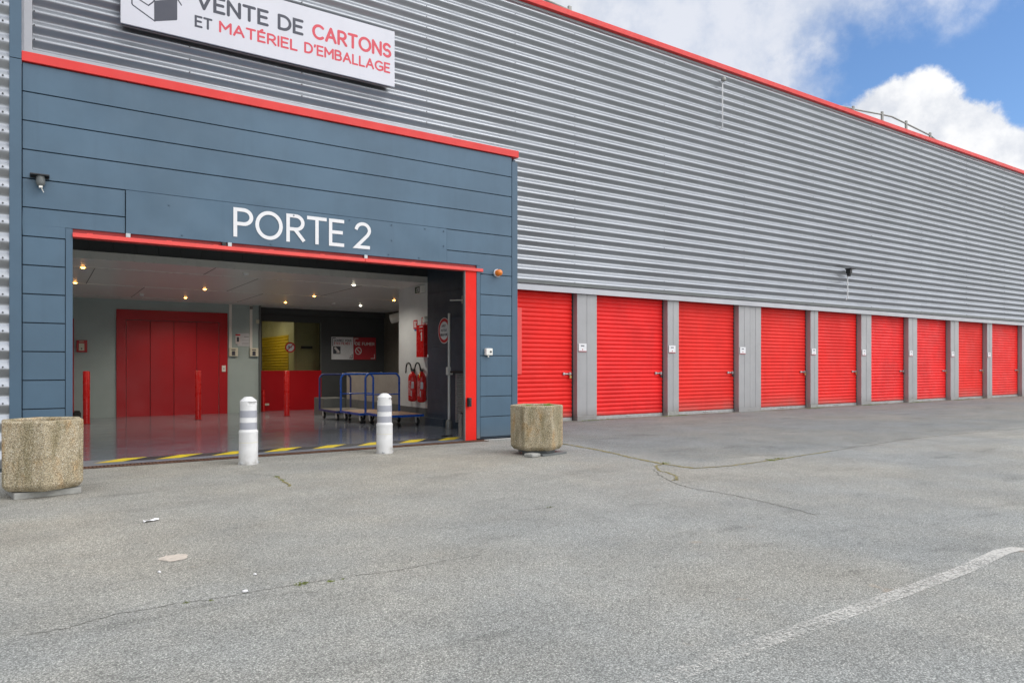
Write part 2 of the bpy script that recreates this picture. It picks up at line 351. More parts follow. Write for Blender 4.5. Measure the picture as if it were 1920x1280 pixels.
def tag(o, label=None, cat=None, group=None, kind=None):
    if label: o['label'] = label
    if cat: o['category'] = cat
    if group: o['group'] = group
    if kind: o['kind'] = kind
    return o
def empty(name, loc, label, cat, group=None):
    o = bpy.data.objects.new(name, None); C.objects.link(o); o.location = loc; o.empty_display_size = 0.2
    return tag(o, label, cat, group)
def copy_tree(o, parent=None):
    c = o.copy(); C.objects.link(c); c.parent = parent
    for ch in list(o.children): copy_tree(ch, c)
    return c

# stroke lettering ------------------------------------------------
def arc(cx, cy, rx, ry, a0, a1, n=14):
    return [(cx + rx * math.cos(R(a0 + (a1 - a0) * i / n)), cy + ry * math.sin(R(a0 + (a1 - a0) * i / n))) for i in range(n + 1)]
def bowl(x0, x1, y0, y1):
    ry = (y1 - y0) / 2; rx = min(ry, (x1 - x0) * 0.75)
    return [(x0, y1)] + arc(x1 - rx, (y0 + y1) / 2, rx, ry, 90, -90) + [(x0, y0)]
GL = {
 'A': (.74, [[(0, 0), (.37, 1)], [(.37, 1), (.74, 0)], [(.13, .33), (.61, .33)]]),
 'B': (.60, [[(0, 0), (0, 1)], bowl(0, .54, .53, 1), bowl(0, .60, 0, .53)]),
 'C': (.76, [arc(.44, .5, .44, .5, 48, 312, 24)]),
 'D': (.70, [[(0, 0), (0, 1)], [(0, 1), (.26, 1)] + arc(.26, .5, .44, .5, 90, -90, 18)[1:] + [(0, 0)]]),
 'E': (.52, [[(.52, 1), (0, 1), (0, 0), (.52, 0)], [(0, .52), (.46, .52)]]),
 'F': (.50, [[(.50, 1), (0, 1), (0, 0)], [(0, .50), (.44, .50)]]),
 'G': (.78, [arc(.44, .5, .44, .5, 50, 330, 24)[:-3] + [(.80, .14), (.80, .46)], [(.80, .46), (.48, .46)]]),
 'I': (.0, [[(0, 0), (0, 1)]]),
 'L': (.48, [[(0, 1), (0, 0), (.48, 0)]]),
 'M': (.80, [[(0, 0), (0, 1)], [(0, 1), (.40, .38)], [(.40, .38), (.80, 1)], [(.80, 1), (.80, 0)]]),
 'N': (.66, [[(0, 0), (0, 1)], [(0, 1), (.66, 0)], [(.66, 0), (.66, 1)]]),
 'O': (.90, [arc(.45, .5, .45, .5, 0, 360, 36)]),
 'P': (.56, [[(0, 0), (0, 1)], bowl(0, .56, .45, 1)]),
 'R': (.60, [[(0, 0), (0, 1)], bowl(0, .57, .46, 1), [(.26, .46), (.62, 0)]]),
 'S': (.58, [arc(.30, .74, .27, .26, 30, 255, 16) + arc(.29, .26, .29, .26, 80, -150, 16)]),
 'T': (.64, [[(0, 1), (.64, 1)], [(.32, 1), (.32, 0)]]),
 'U': (.64, [[(0, 1), (0, .32)] + arc(.32, .32, .32, .32, 180, 360, 14) + [(.64, 1)]]),
 'V': (.72, [[(0, 1), (.36, 0)], [(.36, 0), (.72, 1)]]),
 'Z': (.58, [[(0, 1), (.58, 1), (0, 0), (.58, 0)]]),
 '1': (.24, [[(0, .80), (.24, 1), (.24, 0)]]),
 '2': (.56, [arc(.27, .73, .27, .27, 165, -20, 14) + [(.46, .52), (.0, .0), (.56, 0)]]),
 ',': (.04, [[(.04, .02), (0, -.14)]]), '!': (0, [[(0, .3), (0, 1)], [(0, .02), (0, .03)]]), "'": (.03, [[(.04, 1), (0, .82)]]), ' ': (.22, []),
}
GL['É'] = (.52, GL['E'][1] + [[(.20, 1.14), (.34, 1.26)]]); GL['Ê'] = (.52, GL['E'][1] + [[(.12, 1.12), (.26, 1.22), (.40, 1.12)]])
def stroke(mb, pts, hw, put, dep, rnd):
    closed = (Vector(pts[0]) - Vector(pts[-1])).length < 1e-4
    if closed: pts = pts[:-1]
    P = [Vector(p) for p in pts]; n = len(P); Lf = []; Rt = []
    for i in range(n):
        a = P[(i - 1) % n] if (closed or i > 0) else None; b = P[(i + 1) % n] if (closed or i < n - 1) else None
        d1 = (P[i] - a).normalized() if a is not None else None; d2 = (b - P[i]).normalized() if b is not None else None
        if d1 is None: d1 = d2
        if d2 is None: d2 = d1
        n1 = Vector((-d1.y, d1.x)); n2 = Vector((-d2.y, d2.x)); m = (n1 + n2)
        m = m.normalized() if m.length > 1e-6 else n1
        k = hw / max(0.35, m.dot(n1)); Lf.append(P[i] + m * k); Rt.append(P[i] - m * k)
    vs = [put(p, dep) for p in Lf] + [put(p, dep) for p in Rt]
    rng = range(n) if closed else range(n - 1)
    mb.add(vs, [(i, n + i, n + (i + 1) % n, (i + 1) % n) for i in rng])
    if rnd and not closed:
        for e, o2 in ((0, 1), (n - 1, n - 2)):
            d = (P[e] - P[o2]).normalized(); a0 = math.atan2(d.y, d.x)
            fan = [P[e] + Vector((math.cos(a0 + t), math.sin(a0 + t))) * hw for t in [(-90 + 18 * q) * math.pi / 180 for q in range(11)]]
            mb.add([put(p, dep) for p in fan], [tuple(range(11))])
def text(mb, s, O, U, V, Nn, height, x_end=None, weight=0.16, gap=0.30, rnd=True, width=None):
    """letters on the plane through O, along U, up V, standing off along Nn"""
    O = Vector(O); U = Vector(U); V = Vector(V); Nn = Vector(Nn)
    tot = 0
    for i, ch in enumerate(s): tot += GL[ch][0] + (gap if i < len(s) - 1 else 0)
    sx = (width / tot) if width else height
    x = 0; k = 0
    for ch in s:
        w, st = GL[ch]
        for pl in st:
            k += 1
            q = [((x + a) * sx, b * height) for a, b in pl]
            stroke(mb, q, weight * height / 2, lambda p, dp: tuple(O + U * p[0] + V * p[1] + Nn * dp), 0.0008 + 0.0004 * (k % 4), rnd)
        x += w + gap
UX = (1, 0, 0); UZ = (0, 0, 1); NY = (0, -1, 0)

# ------------------------------------------------------------ ground
def grid(name, xs, ys, z, m):
    mb = MB(); n = len(xs); vs = [(x, y, z) for y in ys for x in xs]
    mb.add(vs, [(j * n + i, j * n + i + 1, (j + 1) * n + i + 1, (j + 1) * n + i) for j in range(len(ys) - 1) for i in range(n - 1)])
    return mb.build(name, m)
g = grid('ground', [-600, -50, 0, 20, 60, 800], [-600, -40, 0, 12.0, 60, 800], 0, M['asphalt']); tag(g, kind='structure')
YP = 9.75

# hall floor: level at the front, falling slightly towards the lift
mb = MB(); fy = [(9.76, 0.006), (13, 0.006), (22.5, -0.150), (26, -0.150)]
# (the ground sheet has to stay below it)
vs = [(x, y, z) for (y, z), x1 in zip([fy[0], (12.92, .006), (12.92, .006), fy[2], fy[3]], (6.6, 6.6, 11, 11, 11)) for x in (-1.2, x1)]
mb.add(vs, [(0, 1, 3, 2), (4, 5, 7, 6), (6, 7, 9, 8)])
hf = mb.build('hall_floor', M['epoxy']); tag(hf, kind='structure')
# cut the ground away under the hall: rebuild the ground as a sheet with a hole
bpy.data.objects.remove(g)
mb = MB()
HX0, HX1, HY0, HY1 = -1.2, 11.0, 9.765, 26.0
def quad(x0, x1, y0, y1): mb.add([(x0, y0, 0), (x1, y0, 0), (x1, y1, 0), (x0, y1, 0)], [(0, 1, 2, 3)])
quad(-700, 900, -700, HY0); quad(-700, HX0, HY0, HY1); quad(6.6, 900, HY0, 12.92); quad(HX1, 900, 12.92, HY1); quad(-700, 900, HY1, 900)
tag(mb.build('ground', M['asphalt']), kind='structure')

mb = MB()
def para(mb, pts, z): mb.add([(x, y, z) for x, y in pts], [(0, 1, 2, 3)])
mbt = MB(); para(mbt, [(0.33, 9.77), (5.85, 9.77), (5.85, 10.33), (0.33, 10.33)], 0.010)
tag(mbt.build('threshold_strip', M['thresh']), kind='structure')
mby = MB(); mbk = MB()
for k in range(-1, 9):
    x = 0.555 + 0.672 * k
    if x > 0.2 and x < 5.4: para(mby, [(x, 10.00), (x + 0.30, 10.00), (x + 0.63, 10.33), (x + 0.33, 10.33)], 0.012)
    if 0.2 < x + 0.3 < 5.5: para(mbk, [(x + 0.31, 10.002), (x + 0.66, 10.002), (x + 0.99, 10.33), (x + 0.64, 10.33)], 0.011)
tag(mby.build('hazard_stripe_yellow', M['hazyellow']), kind='structure')
tag(mbk.build('hazard_stripe_dark', M['hazblack']), kind='structure')

# drain channel grating
e = empty('drain_grating', (3, 9.65, 0), 'rusty slotted drain grating across the foot of the hall doorway', 'drain')
mb = MB(); mb.box(0.0, 5.95, 9.585, 9.745, 0.001, 0.004); mb.build('channel', M['hole'], e)
mb = MB()
for i in range(150):
    x = 0.02 + i * 0.0395
    mb.box(x, x + 0.021, 9.60, 9.73, 0.0045, 0.012)
mb.box(0.0, 5.95, 9.585, 9.60, 0.0045, 0.013); mb.box(0.0, 5.95, 9.73, 9.745, 0.0045, 0.013)
mb.build('grate', M['rust'], e)

# cracks, mossy joints, markings on the asphalt
def ribbon(mb, pts, w, z, jit=0.02, seed=1, sub=9):
    rnd = random.Random(seed); P = []
    for i in range(len(pts) - 1):
        a = Vector(pts[i]); b = Vector(pts[i + 1])
        for k in range(sub): P.append(a.lerp(b, k / sub))
    P.append(Vector(pts[-1])); P = [p + Vector((rnd.uniform(-jit, jit), rnd.uniform(-jit, jit))) * 0.6 for p in P]
    vs = []
    for i, p in enumerate(P):
        d = (P[min(i + 1, len(P) - 1)] - P[max(i - 1, 0)]).normalized(); n = Vector((-d.y, d.x))
        ww = w * rnd.uniform(0.35, 1.2) / 2; ww2 = w * rnd.uniform(0.35, 1.2) / 2
        vs += [(p.x + n.x * ww, p.y + n.y * ww, z), (p.x - n.x * ww2, p.y - n.y * ww2, z)]
    mb.add(vs, [(2 * i, 2 * i + 1, 2 * i + 3, 2 * i + 2) for i in range(len(P) - 1)])
cA = [(6.671, 8.7), (6.671, 8.513), (6.595, 7.591), (6.409, 6.751), (6.339, 6.255), (6.347, 5.707)]
cA2 = [(6.347, 5.707), (6.888, 5.611), (7.767, 5.658), (9.278, 5.802), (11.77, 6.051), (13.47, 6.004), (15.239, 5.9), (22, 5.8), (35, 5.9)]
cB = [(6.394, 6.219), (6.101, 6.081), (5.889, 5.811), (5.805, 5.486), (5.646, 5.283), (5.5, 5.216)]
cB2 = [(5.889, 5.9), (5.601, 5.487), (5.396, 5.121), (5.303, 4.768), (5.354, 4.423), (5.31, 3.923), (5.2, 3.4)]
cC = [(-0.065, 3.827), (0.116, 3.83), (0.316, 3.915), (0.476, 3.899), (0.575, 3.918), (0.796, 3.879), (0.961, 3.895), (1.183, 3.879), (1.458, 3.884), (1.73, 3.829), (2.059, 3.854), (2.326, 3.853)]
cD = [(1.879, 8.197), (2.079, 7.971), (2.145, 7.792), (2.102, 7.398), (2.076, 7.067)]
mb = MB()
ribbon(mb, cA2, 0.03, 0.002, 0.02, 2, 24); ribbon(mb, cB2, 0.014, 0.002, 0.03, 4); ribbon(mb, cC, 0.006, 0.002, 0.014, 5, 12)
ribbon(mb, cD, 0.008, 0.002, 0.02, 6); ribbon(mb, [(5.088, 3.458), (5.119, 3.2), (5.148, 2.96), (5.19, 2.67), (5.3, 2.2)], 0.004, 0.002, 0.02, 7)
ribbon(mb, [(3.643, 4.81), (3.428, 4.819), (3.244, 4.864)], 0.01, 0.002, 0.03, 8)
ribbon(mb, [(0.95, 3.75), (1.1, 3.77), (1.22, 3.70)], 0.004, 0.002, 0.02, 9)
tag(mb.build('ground_crack', M['crack']), kind='structure')
mb = MB(); ribbon(mb, cA, 0.065, 0.0035, 0.03, 3, 16); ribbon(mb, cA2[:4], 0.035, 0.0035, 0.03, 33, 12); ribbon(mb, cB, 0.03, 0.0035, 0.04, 34)
ribbon(mb, cD[2:], 0.03, 0.0035, 0.03, 35, 5)
tag(mb.build('dry_moss', M['mossdry']), kind='stuff'); C.objects['dry_moss']['label'] = 'dry yellow moss filling the long asphalt joints'
# moss and tiny weeds: joints, foot of the garages
mb = MB(); rnd = random.Random(11)
def tuft(mb, x, y, z, r, h, n):
    for _ in range(n):
        a = rnd.uniform(0, 6.28); q = rnd.uniform(0, r); bx, by = x + q * math.cos(a), y + q * math.sin(a)
        t2 = rnd.uniform(0, 6.28); hh = h * rnd.uniform(.4, 1); w = 0.0025 + 0.05 * hh
        dx, dy = math.cos(t2) * w, math.sin(t2) * w; lx, ly = rnd.uniform(-hh, hh) * .5, rnd.uniform(-hh, hh) * .5
        mb.add([(bx - dx, by - dy, z), (bx + dx, by + dy, z), (bx + lx, by + ly, z + hh)], [(0, 1, 2)])
for (x, y, r, h, n) in [(1.19, 3.875, .035, .008, 90), (1.22, 3.885, .02, .008, 50), (1.35, 3.837, .022, .008, 60), (1.42, 3.84, .012, .006, 30), (0.73, 3.86, .012, .006, 30), (0.62, 3.9, .02, .005, 30),
                        (3.6, 4.82, .03, .006, 30), (2.12, 7.5, .04, .01, 40), (2.13, 7.75, .04, .012, 50), (6.4, 6.2, .06, .015, 60), (7.7, 5.65, .08, .02, 90), (7.9, 5.68, .06, .02, 50)]:
    tuft(mb, x, y, 0.003, r, h, n)
for k in range(420):
    x = rnd.choice([rnd.uniform(9.9, 33), rnd.gauss(10.1, .3), rnd.gauss(12.7, .25), rnd.gauss(18.3, .3), rnd.gauss(21.2, .3), rnd.gauss(24, .4), rnd.gauss(27, .4)])
    if x > 9.75: tuft(mb, x, 11.93 + rnd.uniform(-.03, .02), 0.002, .05, rnd.uniform(.012, .03), 7)
o = mb.build('moss', M['moss']); tag(o, 'small green moss and weeds in the joints and along the garage foot', kind='stuff')

# worn parking line
mb = MB(); pts = [(1.5, 1.93), (1.96, 1.935), (2.6, 1.95), (3.5, 1.965), (4.5, 1.99), (5.15, 2.05), (5.32, 2.03), (5.39, 1.9), (5.40, 1.2), (5.42, -1.0)]
w = 0.047; vs = []
for i, p in enumerate(pts):
    a = Vector(pts[max(i - 1, 0)]); b = Vector(pts[min(i + 1, len(pts) - 1)]); d = (b - a).normalized(); n = Vector((-d.y, d.x))
    vs += [(p[0] + n.x * w, p[1] + n.y * w, .004), (p[0] - n.x * w, p[1] - n.y * w, .004)]
mb.add(vs, [(2 * i, 2 * i + 1, 2 * i + 3, 2 * i + 2) for i in range(len(pts) - 1)])
tag(mb.build('parking_line', M['line']), kind='structure')
# filler patch, litter
mb = MB(); rr = random.Random(5); n = 22
vs = [(0.70 + math.cos(6.283 * i / n) * 0.085 * rr.uniform(.8, 1.1), 4.86 + math.sin(6.283 * i / n) * 0.085 * rr.uniform(.75, 1.15), .003) for i in range(n)]
mb.add(vs, [tuple(range(n))]); tag(mb.build('filler_patch', M['patch']), kind='structure')
def scrap(x, y, r, lab, sd):
    rr = random.Random(sd); mb = MB(); n = 5
    vs = [(x + (i / n - .5) * 2 * r, y + (j / 3 - .5) * r * 0.9 + (i - 2) * r * .12, .004 + rr.uniform(0, r * .25)) for j in range(4) for i in range(n + 1)]
    mb.add(vs, [(j * 6 + i, j * 6 + i + 1, (j + 1) * 6 + i + 1, (j + 1) * 6 + i) for j in range(3) for i in range(5)])
    tag(mb.build('paper_scrap', M['paper']), lab, 'litter')
scrap(0.72, 6.09, .055, 'crumpled white paper scrap on the asphalt left of the bollards', 1)
def pebble(x, y, r, lab, sd):
    rr = random.Random(sd); mb = MB(); mb.lathe([(r * .3, 0.001), (r, r * .3), (r * .8, r * .8), (r * .3, r)], (x, y, 0), 9, rad=lambda a, h: .8 + .25 * math.sin(a * 2 + sd))
    tag(mb.build('pebble', M['paper']), lab, 'stone', 'white chips lying on the asphalt')
pebble(0.907, 3.905, .016, 'white chip lying right on the long crack in the foreground', 2)
pebble(1.03, 4.2, .011, 'small white chip beyond the long foreground crack', 3)
pebble(0.58, 4.55, .013, 'white chip just in front of the beige filler patch', 4)

# ------------------------------------------------------------ corrugated cladding
def corrugated(mb, x0, x1, z0, z1, yc, amp, per, zdark, step=0.9, seed=1, seg=12):
    rnd = random.Random(seed); nx = max(1, int((x1 - x0) / step)); nz = int((z1 - z0) / per * seg)
    sheet = [rnd.uniform(-.0015, .0015) for _ in range(nx + 1)]
    vs = []
    for j in range(nz + 1):
        z = z0 + (z1 - z0) * j / nz
        # the dark band is the slope that faces down: y grows towards the wall as z falls
        ph = 2 * math.pi * (z - zdark) / per
        s = math.asin(0.90 * math.sin(ph)) / math.asin(0.90)   # long straight slopes, rounded crests
        for i in range(nx + 1):
            vs.append((x0 + (x1 - x0) * i / nx, yc - amp * s + sheet[i] + 0.001 * math.sin(i * 1.7 + j * .02), z))
    mb.add(vs, [(j * (nx + 1) + i, j * (nx + 1) + i + 1, (j + 1) * (nx + 1) + i + 1, (j + 1) * (nx + 1) + i) for j in range(nz) for i in range(nx)], True)
bld = empty('storage_building', (20, 12, 0), 'long grey corrugated warehouse with red roof edge and nine red garage doors', 'building')
PER, ZD, AMP, YC = 0.198, 2.933, 0.034, 11.990
mb = MB(); corrugated(mb, 6.58, 60, 2.84, 8.66, YC, AMP, PER, ZD, seed=2); mb.build('cladding', M['silver'], bld)
mb = MB(); corrugated(mb, -0.075, 6.58, 5.60, 8.66, YC, AMP, PER, ZD, seed=3); mb.build('cladding', M['silver'], bld)
# drip flashing below the cladding, flashing above the porch roof, corner strip
mb = MB(); mb.box(6.6, 60, 11.935, 11.96, 2.75, 2.865); mb.box(6.6, 60, 11.925, 11.935, 2.75, 2.762); mb.build('flashing', M['silverflat'], bld, .003)
mb = MB(); mb.box(-0.16, 6.6, 11.935, 11.96, 5.0, 5.60); mb.build('flashing', M['silverflat'], bld, .003)
mb = MB(); mb.box(-0.20, -0.078, 11.93, 11.962, 4.6, 8.66); mb.build('corner_strip', M['silverflat'], bld, .003)
mb = MB(); mb.box(-0.2, 60, 11.91, 12.10, 8.665, 8.785); mb.build('roof_coping', M['red'], bld, .006)
mb = MB(); mb.box(-0.2, 60, 12.10, 45, 8.55, 8.64); mb.build('roof', M['rooffelt'], bld)
mb = MB(); mb.box(-0.19, 60, 12.0, 12.16, 2.95, 8.66) if False else mb.box(6.7, 60, 11.962, 12.9, 2.90, 2.98)
mb.build('soffit', M['skirt'], bld)
mb = MB(); mb.box(6.7, 60, 12.9, 12.95, -0.2, 8.5); mb.box(59.9, 60, 12.0, 45, 0, 8.5); mb.box(11.1, 60, 44.9, 45, 0, 8.5); mb.build('inner_wall', M['skirt'], bld)
# screws in columns, larger near the trims
mb = MB(); rnd = random.Random(3)
cols = [6.05, 8.05, 9.6, 12.3, 15.2, 18.2, 21.2, 24.2, 27.3, 30.3]
for x in cols:
    for k in range(29):
        z = ZD + PER * k + PER * 0.27
        if k % 5 not in (0,) and rnd.random() < .45: continue
        if z < 2.95 or (x < 6.6 and z < 5.6): continue
        mb.lathe([(.0075, 11.984 - AMP - .003), (.0075, 11.984 - AMP + .012)], (x, 0, z), 6, 'y')
for x in (-0.055, 1.95, 3.7):
    for k in range(13, 29): mb.lathe([(.010, 11.984 - AMP - .005), (.010, 11.984)], (x, 0, ZD + PER * k + PER * .25), 6, 'y')
o = mb.build('screws', M['screw'], bld); tag(o, kind='stuff')

# pillars and roller doors
PX = [(9.70, 10.255), (12.46, 12.84), (15.05, 15.95), (18.15, 18.51), (20.72, 21.27), (23.46, 24.0), (26.25, 26.83), (29.0, 29.4), (31.97, 32.9), (35.1, 35.6), (37.8, 38.3)]
for i, (a, b) in enumerate(PX):
    mb = MB(); segs = [(a, b)] if b - a < .7 else [(a, (a + b) / 2 - .003), ((a + b) / 2 + .003, b)]
    if b - a >= .7: mb.box(a + .02, b - .02, 12.006, 12.10, .115, 2.88)
    for (p, q) in segs:
        mb.box(p, q, 12.0, 12.20, .11, 2.88)
        c = (p + q) / 2
        mb.box(c - .006, c + .006, 11.994, 12.0, .11, 2.85)
    pl = mb.build('pillar', M['pillar'], bld, .004)
    mb = MB(); mb.box(a + .003, b - .003, 11.996, 12.20, -.02, .108); mb.build('base_block', M['slab'] if i % 2 else M['pillar'], pl, .004)
DV = [M['doorred'], mat('faded_red_roller_door_paint', (0.77, 0.020, 0.014), 0.56, 0, 0.10, 0.7, spec=0.3, streak=0.22, dirt=0.5), mat('scuffed_red_roller_door_paint', (0.80, 0.012, 0.012), 0.46, 0, 0.12, 1.1, spec=0.3, streak=0.16, dirt=0.25)]
def roller(x0, x1, name_mat, parent, y=12.16, z0=.075, z1=2.93, pitch=.093, depth=.017):
    mb = MB(); n = int((z1 - z0) / pitch); prof = []
    for k in range(n + 1):
        zb = z0 + k * pitch
        for t, d in ((0, 0), (.06, .25), (.16, .72), (.32, .97), (.5, 1.0), (.68, .93), (.84, .62), (.94, .2)):
            prof.append((zb + t * pitch, y - depth * d))
    rr = random.Random(int(x0 * 10)); nx = 4
    vs = [(x0 + (x1 - x0) * i / nx, yy + 0.0012 * math.sin(i * 2.1 + zz * 3 + x0), zz) for zz, yy in prof for i in range(nx + 1)]
    m1 = nx + 1
    mb.add(vs, [(j * m1 + i, j * m1 + i + 1, (j + 1) * m1 + i + 1, (j + 1) * m1 + i) for j in range(len(prof) - 1) for i in range(nx)], True)
    return mb.build('roller_door', name_mat, parent)
doors = []
DX = [(7.5, 9.70)] + [(PX[i][1], PX[i + 1][0]) for i in range(10)]
first = None
for i, (a, b) in enumerate(DX):
    d = roller(a - .01, b - .035, DV[(i * 2 + i // 3) % 3], bld); doors.append(d)
    mb = MB(); mb.box(a, b - .035, 12.135, 12.165, -.01, .07)
    mb.box((a + b) / 2 - .09, (a + b) / 2 + .09, 12.118, 12.135, .03, .05); mb.build('bottom_rail', M['alu'], d, .003)
    mb = MB(); mb.box(b - .035, b, 12.15, 12.2, 0, 2.93); mb.build('guide', M['black'], d)
    mb = MB(); z = 1.02
    mb.box(b - .27, b - .05, 12.122, 12.145, z - .013, z + .013); mb.box(b - .29, b - .24, 12.115, 12.145, z - .024, z + .026); mb.box(b - .13, b - .09, 12.10, 12.145, z - .035, z + .03)
    lt = mb.build('latch', M['steel'], d, .003)
    if i in (0, 3, 4, 6, 7, 8):
        mb = MB(); mb.box(b - .135, b - .085, 12.085, 12.11, z - .095, z - .045); mb.tube([(b - .125, 12.097, z - .05), (b - .125, 12.097, z - .02), (b - .11, 12.097, z - .01), (b - .095, 12.097, z - .02), (b - .095, 12.097, z - .05)], .005, 6)
        mb.build('padlock', M['brass'], d, .003)
    else:
        mb = MB(); mb.box(b - .135, b - .085, 12.085, 12.11, z - .10, z - .045); mb.build('padlock', M['black'], d, .003)
mb = MB(); mb.box(7.78, 8.33, 12.125, 12.14, 1.02, 2.40); o = mb.build('cover_sheet', M['railred'], doors[0], .003)
o['label'] = 'flat red sheet covering the slats beside the porch'

# number plates on the pillars
gaps = ['the first pillar right of the blue porch', 'the narrow pillar between the second and third garage doors', 'the widest double pillar', 'the narrow pillar right of the widest one',
        'the fifth pillar from the porch, below the black camera', 'the sixth pillar from the porch', 'the seventh pillar from the porch', 'the narrow eighth pillar before the last garage door']
for i in range(8):
    a = PX[i][0] + .03
    e = empty('number_plate', (a, 11.99, 1.59), 'small white door number plate on ' + gaps[i], 'number plate', 'white number plates on the garage pillars')
    wd = .22 if i < 3 else .2
    mb = MB(); mb.box(a, a + wd, 11.982, 11.992, 1.515, 1.675); mb.build('plate', M['white'], e, .002)
    mb = MB(); mb.box(a, a + wd, 11.980, 11.992, 1.500, 1.513); mb.build('red_edge', M['dullred'], e)
    mb = MB()
    for q in range(3): mb.box(a + .065 + q * .032, a + .087 + q * .032, 11.979, 11.9815, 1.615, 1.640)
    mb.build('number', M['ink'], e)
    mb = MB(); mb.prism([(0, 0)], 0, 0) if False else mb.box(a + .095, a + .120, 11.979, 11.9815, 1.535, 1.560); mb.build('emblem', M['dullred'], e)

# ------------------------------------------------------------ wing at the left
wing = empty('building_wing', (-2, 9.8, 0), 'projecting corrugated wing at the left edge beside the blue porch', 'building')
mb = MB(); corrugated(mb, -9, -0.275, 0.05, 8.6, 9.745, .026, .203, 1.722, seed=6); mb.build('cladding', M['silver'], wing)
mb = MB(); mb.box(-0.276, -0.163, 9.715, 9.78, 0.03, 4.645); mb.box(-0.276, -0.163, 9.715, 9.78, 4.652, 8.66); mb.build('corner_trim', M['bluetrim'], wing, .003)
mb = MB(); mb.box(-9, -0.19, 9.80, 12.0, 8.5, 8.6); mb.box(-0.20, -0.17, 9.80, 12.0, 0, 8.6); mb.box(-9, -8.9, 9.8, 12, 0, 8.6); mb.build('side_wall', M['silverflat'], wing)
mb = MB(); mb.box(-9, -0.16, 9.69, 9.80, 8.66, 8.78); mb.build('roof_coping', M['red'], wing, .006)
mb = MB()
for k in range(-8, 34):
    mb.lathe([(.009, 9.713), (.009, 9.75)], (-.335, 0, 1.722 + .203 * k + .07), 6, 'y')
tag(mb.build('screws', M['screw'], wing), kind='stuff')

# ------------------------------------------------------------ blue entrance porch
por = empty('entrance_porch', (3.2, YP, 0), 'blue grey panelled entrance porch with red top trim and wide open doorway', 'porch')
zj = [4.305 - .3275 * k for k in range(14)]; G = .006
mb = MB()
X0, X1 = -0.155, 6.495
rows = [(4.305, 4.635)] + [(zj[k + 1], zj[k]) for k in range(13)]
for (lo, hi) in rows:
    lo2, hi2 = lo + G, hi - G
    if lo2 < .03: lo2 = .03
    if hi < .1: continue
    if lo > 3.30: spans = [(X0, X1)]
    elif lo > 2.98: spans = [(X0, .868), (5.282, X1)]
    elif lo > 2.5 :   # row crossing the lintel
        mb.box(X0, .868, YP, YP + .05, 2.80, hi2); mb.box(5.282, X1, YP, YP + .05, 2.80, hi2)
        mb.box(X0, .258, YP, YP + .05, lo2, 2.80); mb.box(5.886, X1, YP, YP + .05, lo2, 2.80); continue
    else: spans = [(X0, .252), (5.892, X1)]
    for a, b in spans: mb.box(a, b, YP, YP + .05, lo2, hi2)
mb.build('front_panel', M['blue'], por, .003)
mb = MB(); mb.box(X0, .868, YP + .02, YP + .07, .03, 2.79) if False else None
mb.box(-.1625, .30, YP + .03, YP + .10, .02, 4.62); mb.box(5.84, X1, YP + .03, YP + .10, .02, 4.62); mb.box(.30, 5.84, YP + .03, YP + .10, 2.86, 4.62); mb.build('panel_backing', M['bluedark'], por)
for a, b in ((.258, .328), (5.822, 5.886)):
    mb = MB(); mb.box(a, b, YP - .004, YP + .12, .03, 2.795); mb.build('reveal_trim', M['bluetrim'], por, .003)
mb = MB(); mb.box(6.50, 6.61, YP - .006, YP + .05, .03, 4.56); mb.build('corner_trim', M['bluetrim'], por, .004)
mb = MB(); mb.box(-.162, 6.615, YP - .035, YP + .25, 4.638, 4.748); mb.build('coping', M['red'], por, .004)
mb = MB(); mb.box(6.555, 6.608, YP + .06, 11.93, 0, 4.62); mb.box(-.16, 6.6, YP + .1, 11.93, 4.52, 4.60); mb.build('outer_shell', M['bluetrim'], por)
# lettering panel
lp = MB()
nx, nz = 24, 6; P0 = []
for j in range(nz + 1):
    for i in range(nx + 1):
        x = .877 + (5.275 - .877) * i / nx; z = 2.80 + (3.322 - 2.80) * j / nz
        edge = min(i, nx - i, 2)
        P0.append((x, YP - .012 - .004 * math.sin(i * 1.3 + j) * (edge > 0) - (.006 if i == 0 and j in (3, 4) else 0), z))
lp.add(P0, [(j * (nx + 1) + i, j * (nx + 1) + i + 1, (j + 1) * (nx + 1) + i + 1, (j + 1) * (nx + 1) + i) for j in range(nz) for i in range(nx)], True)
lp.box(.877, 5.275, YP - .008, YP + .028, 2.80, 3.322)
lpo = lp.build('lettering_panel', M['blue'], por)
mb = MB()
for x, z in [(1.35, 3.2), (2.9, 3.25), (3.7, 3.28), (4.35, 3.28), (4.35, 3.05), (4.9, 3.28), (5.22, 3.28), (5.22, 3.05), (2.6, 2.83), (1.5, 2.84), (4.3, 2.84), (4.8, 2.83)]:
    mb.lathe([(.009, YP - .026), (.009, YP)], (x, 0, z), 8, 'y')
mb.build('screws', M['bluetrim'], lpo)
mb = MB(); Hc = .383; z0 = 2.885; wt = .125
def PT(ch, x0, x1, dz=0):
    w = GL[ch][0]; hw = wt * Hc / 2
    for k, pl in enumerate(GL[ch][1]):
        q = [(a / w * (x1 - x0 - 2 * hw) + hw, hw + b * (Hc - 2 * hw)) for a, b in pl]
        # flat ends: extend open straight strokes to the full cap height
        if not ((Vector(q[0]) - Vector(q[-1])).length < 1e-4):
            for e, f in ((0, 1), (-1, -2)):
                d = (Vector(q[e]) - Vector(q[f])).normalized()
                if abs(d.y) > .9 or (abs(d.x) > .9 and ch in 'TE') : q[e] = tuple(Vector(q[e]) + d * hw)
        stroke(mb, q, hw, lambda p, dp: (x0 + p[0], YP - .0185 - dp, z0 + p[1] + dz), .0005 * k, False)
PT('P', 2.114, 2.365); PT('O', 2.392, 2.752); PT('R', 2.80, 3.06); PT('T', 3.085, 3.362); PT('E', 3.395, 3.617); PT('2', 3.775, 4.03)
mb.build('lettering', M['white'], lpo)
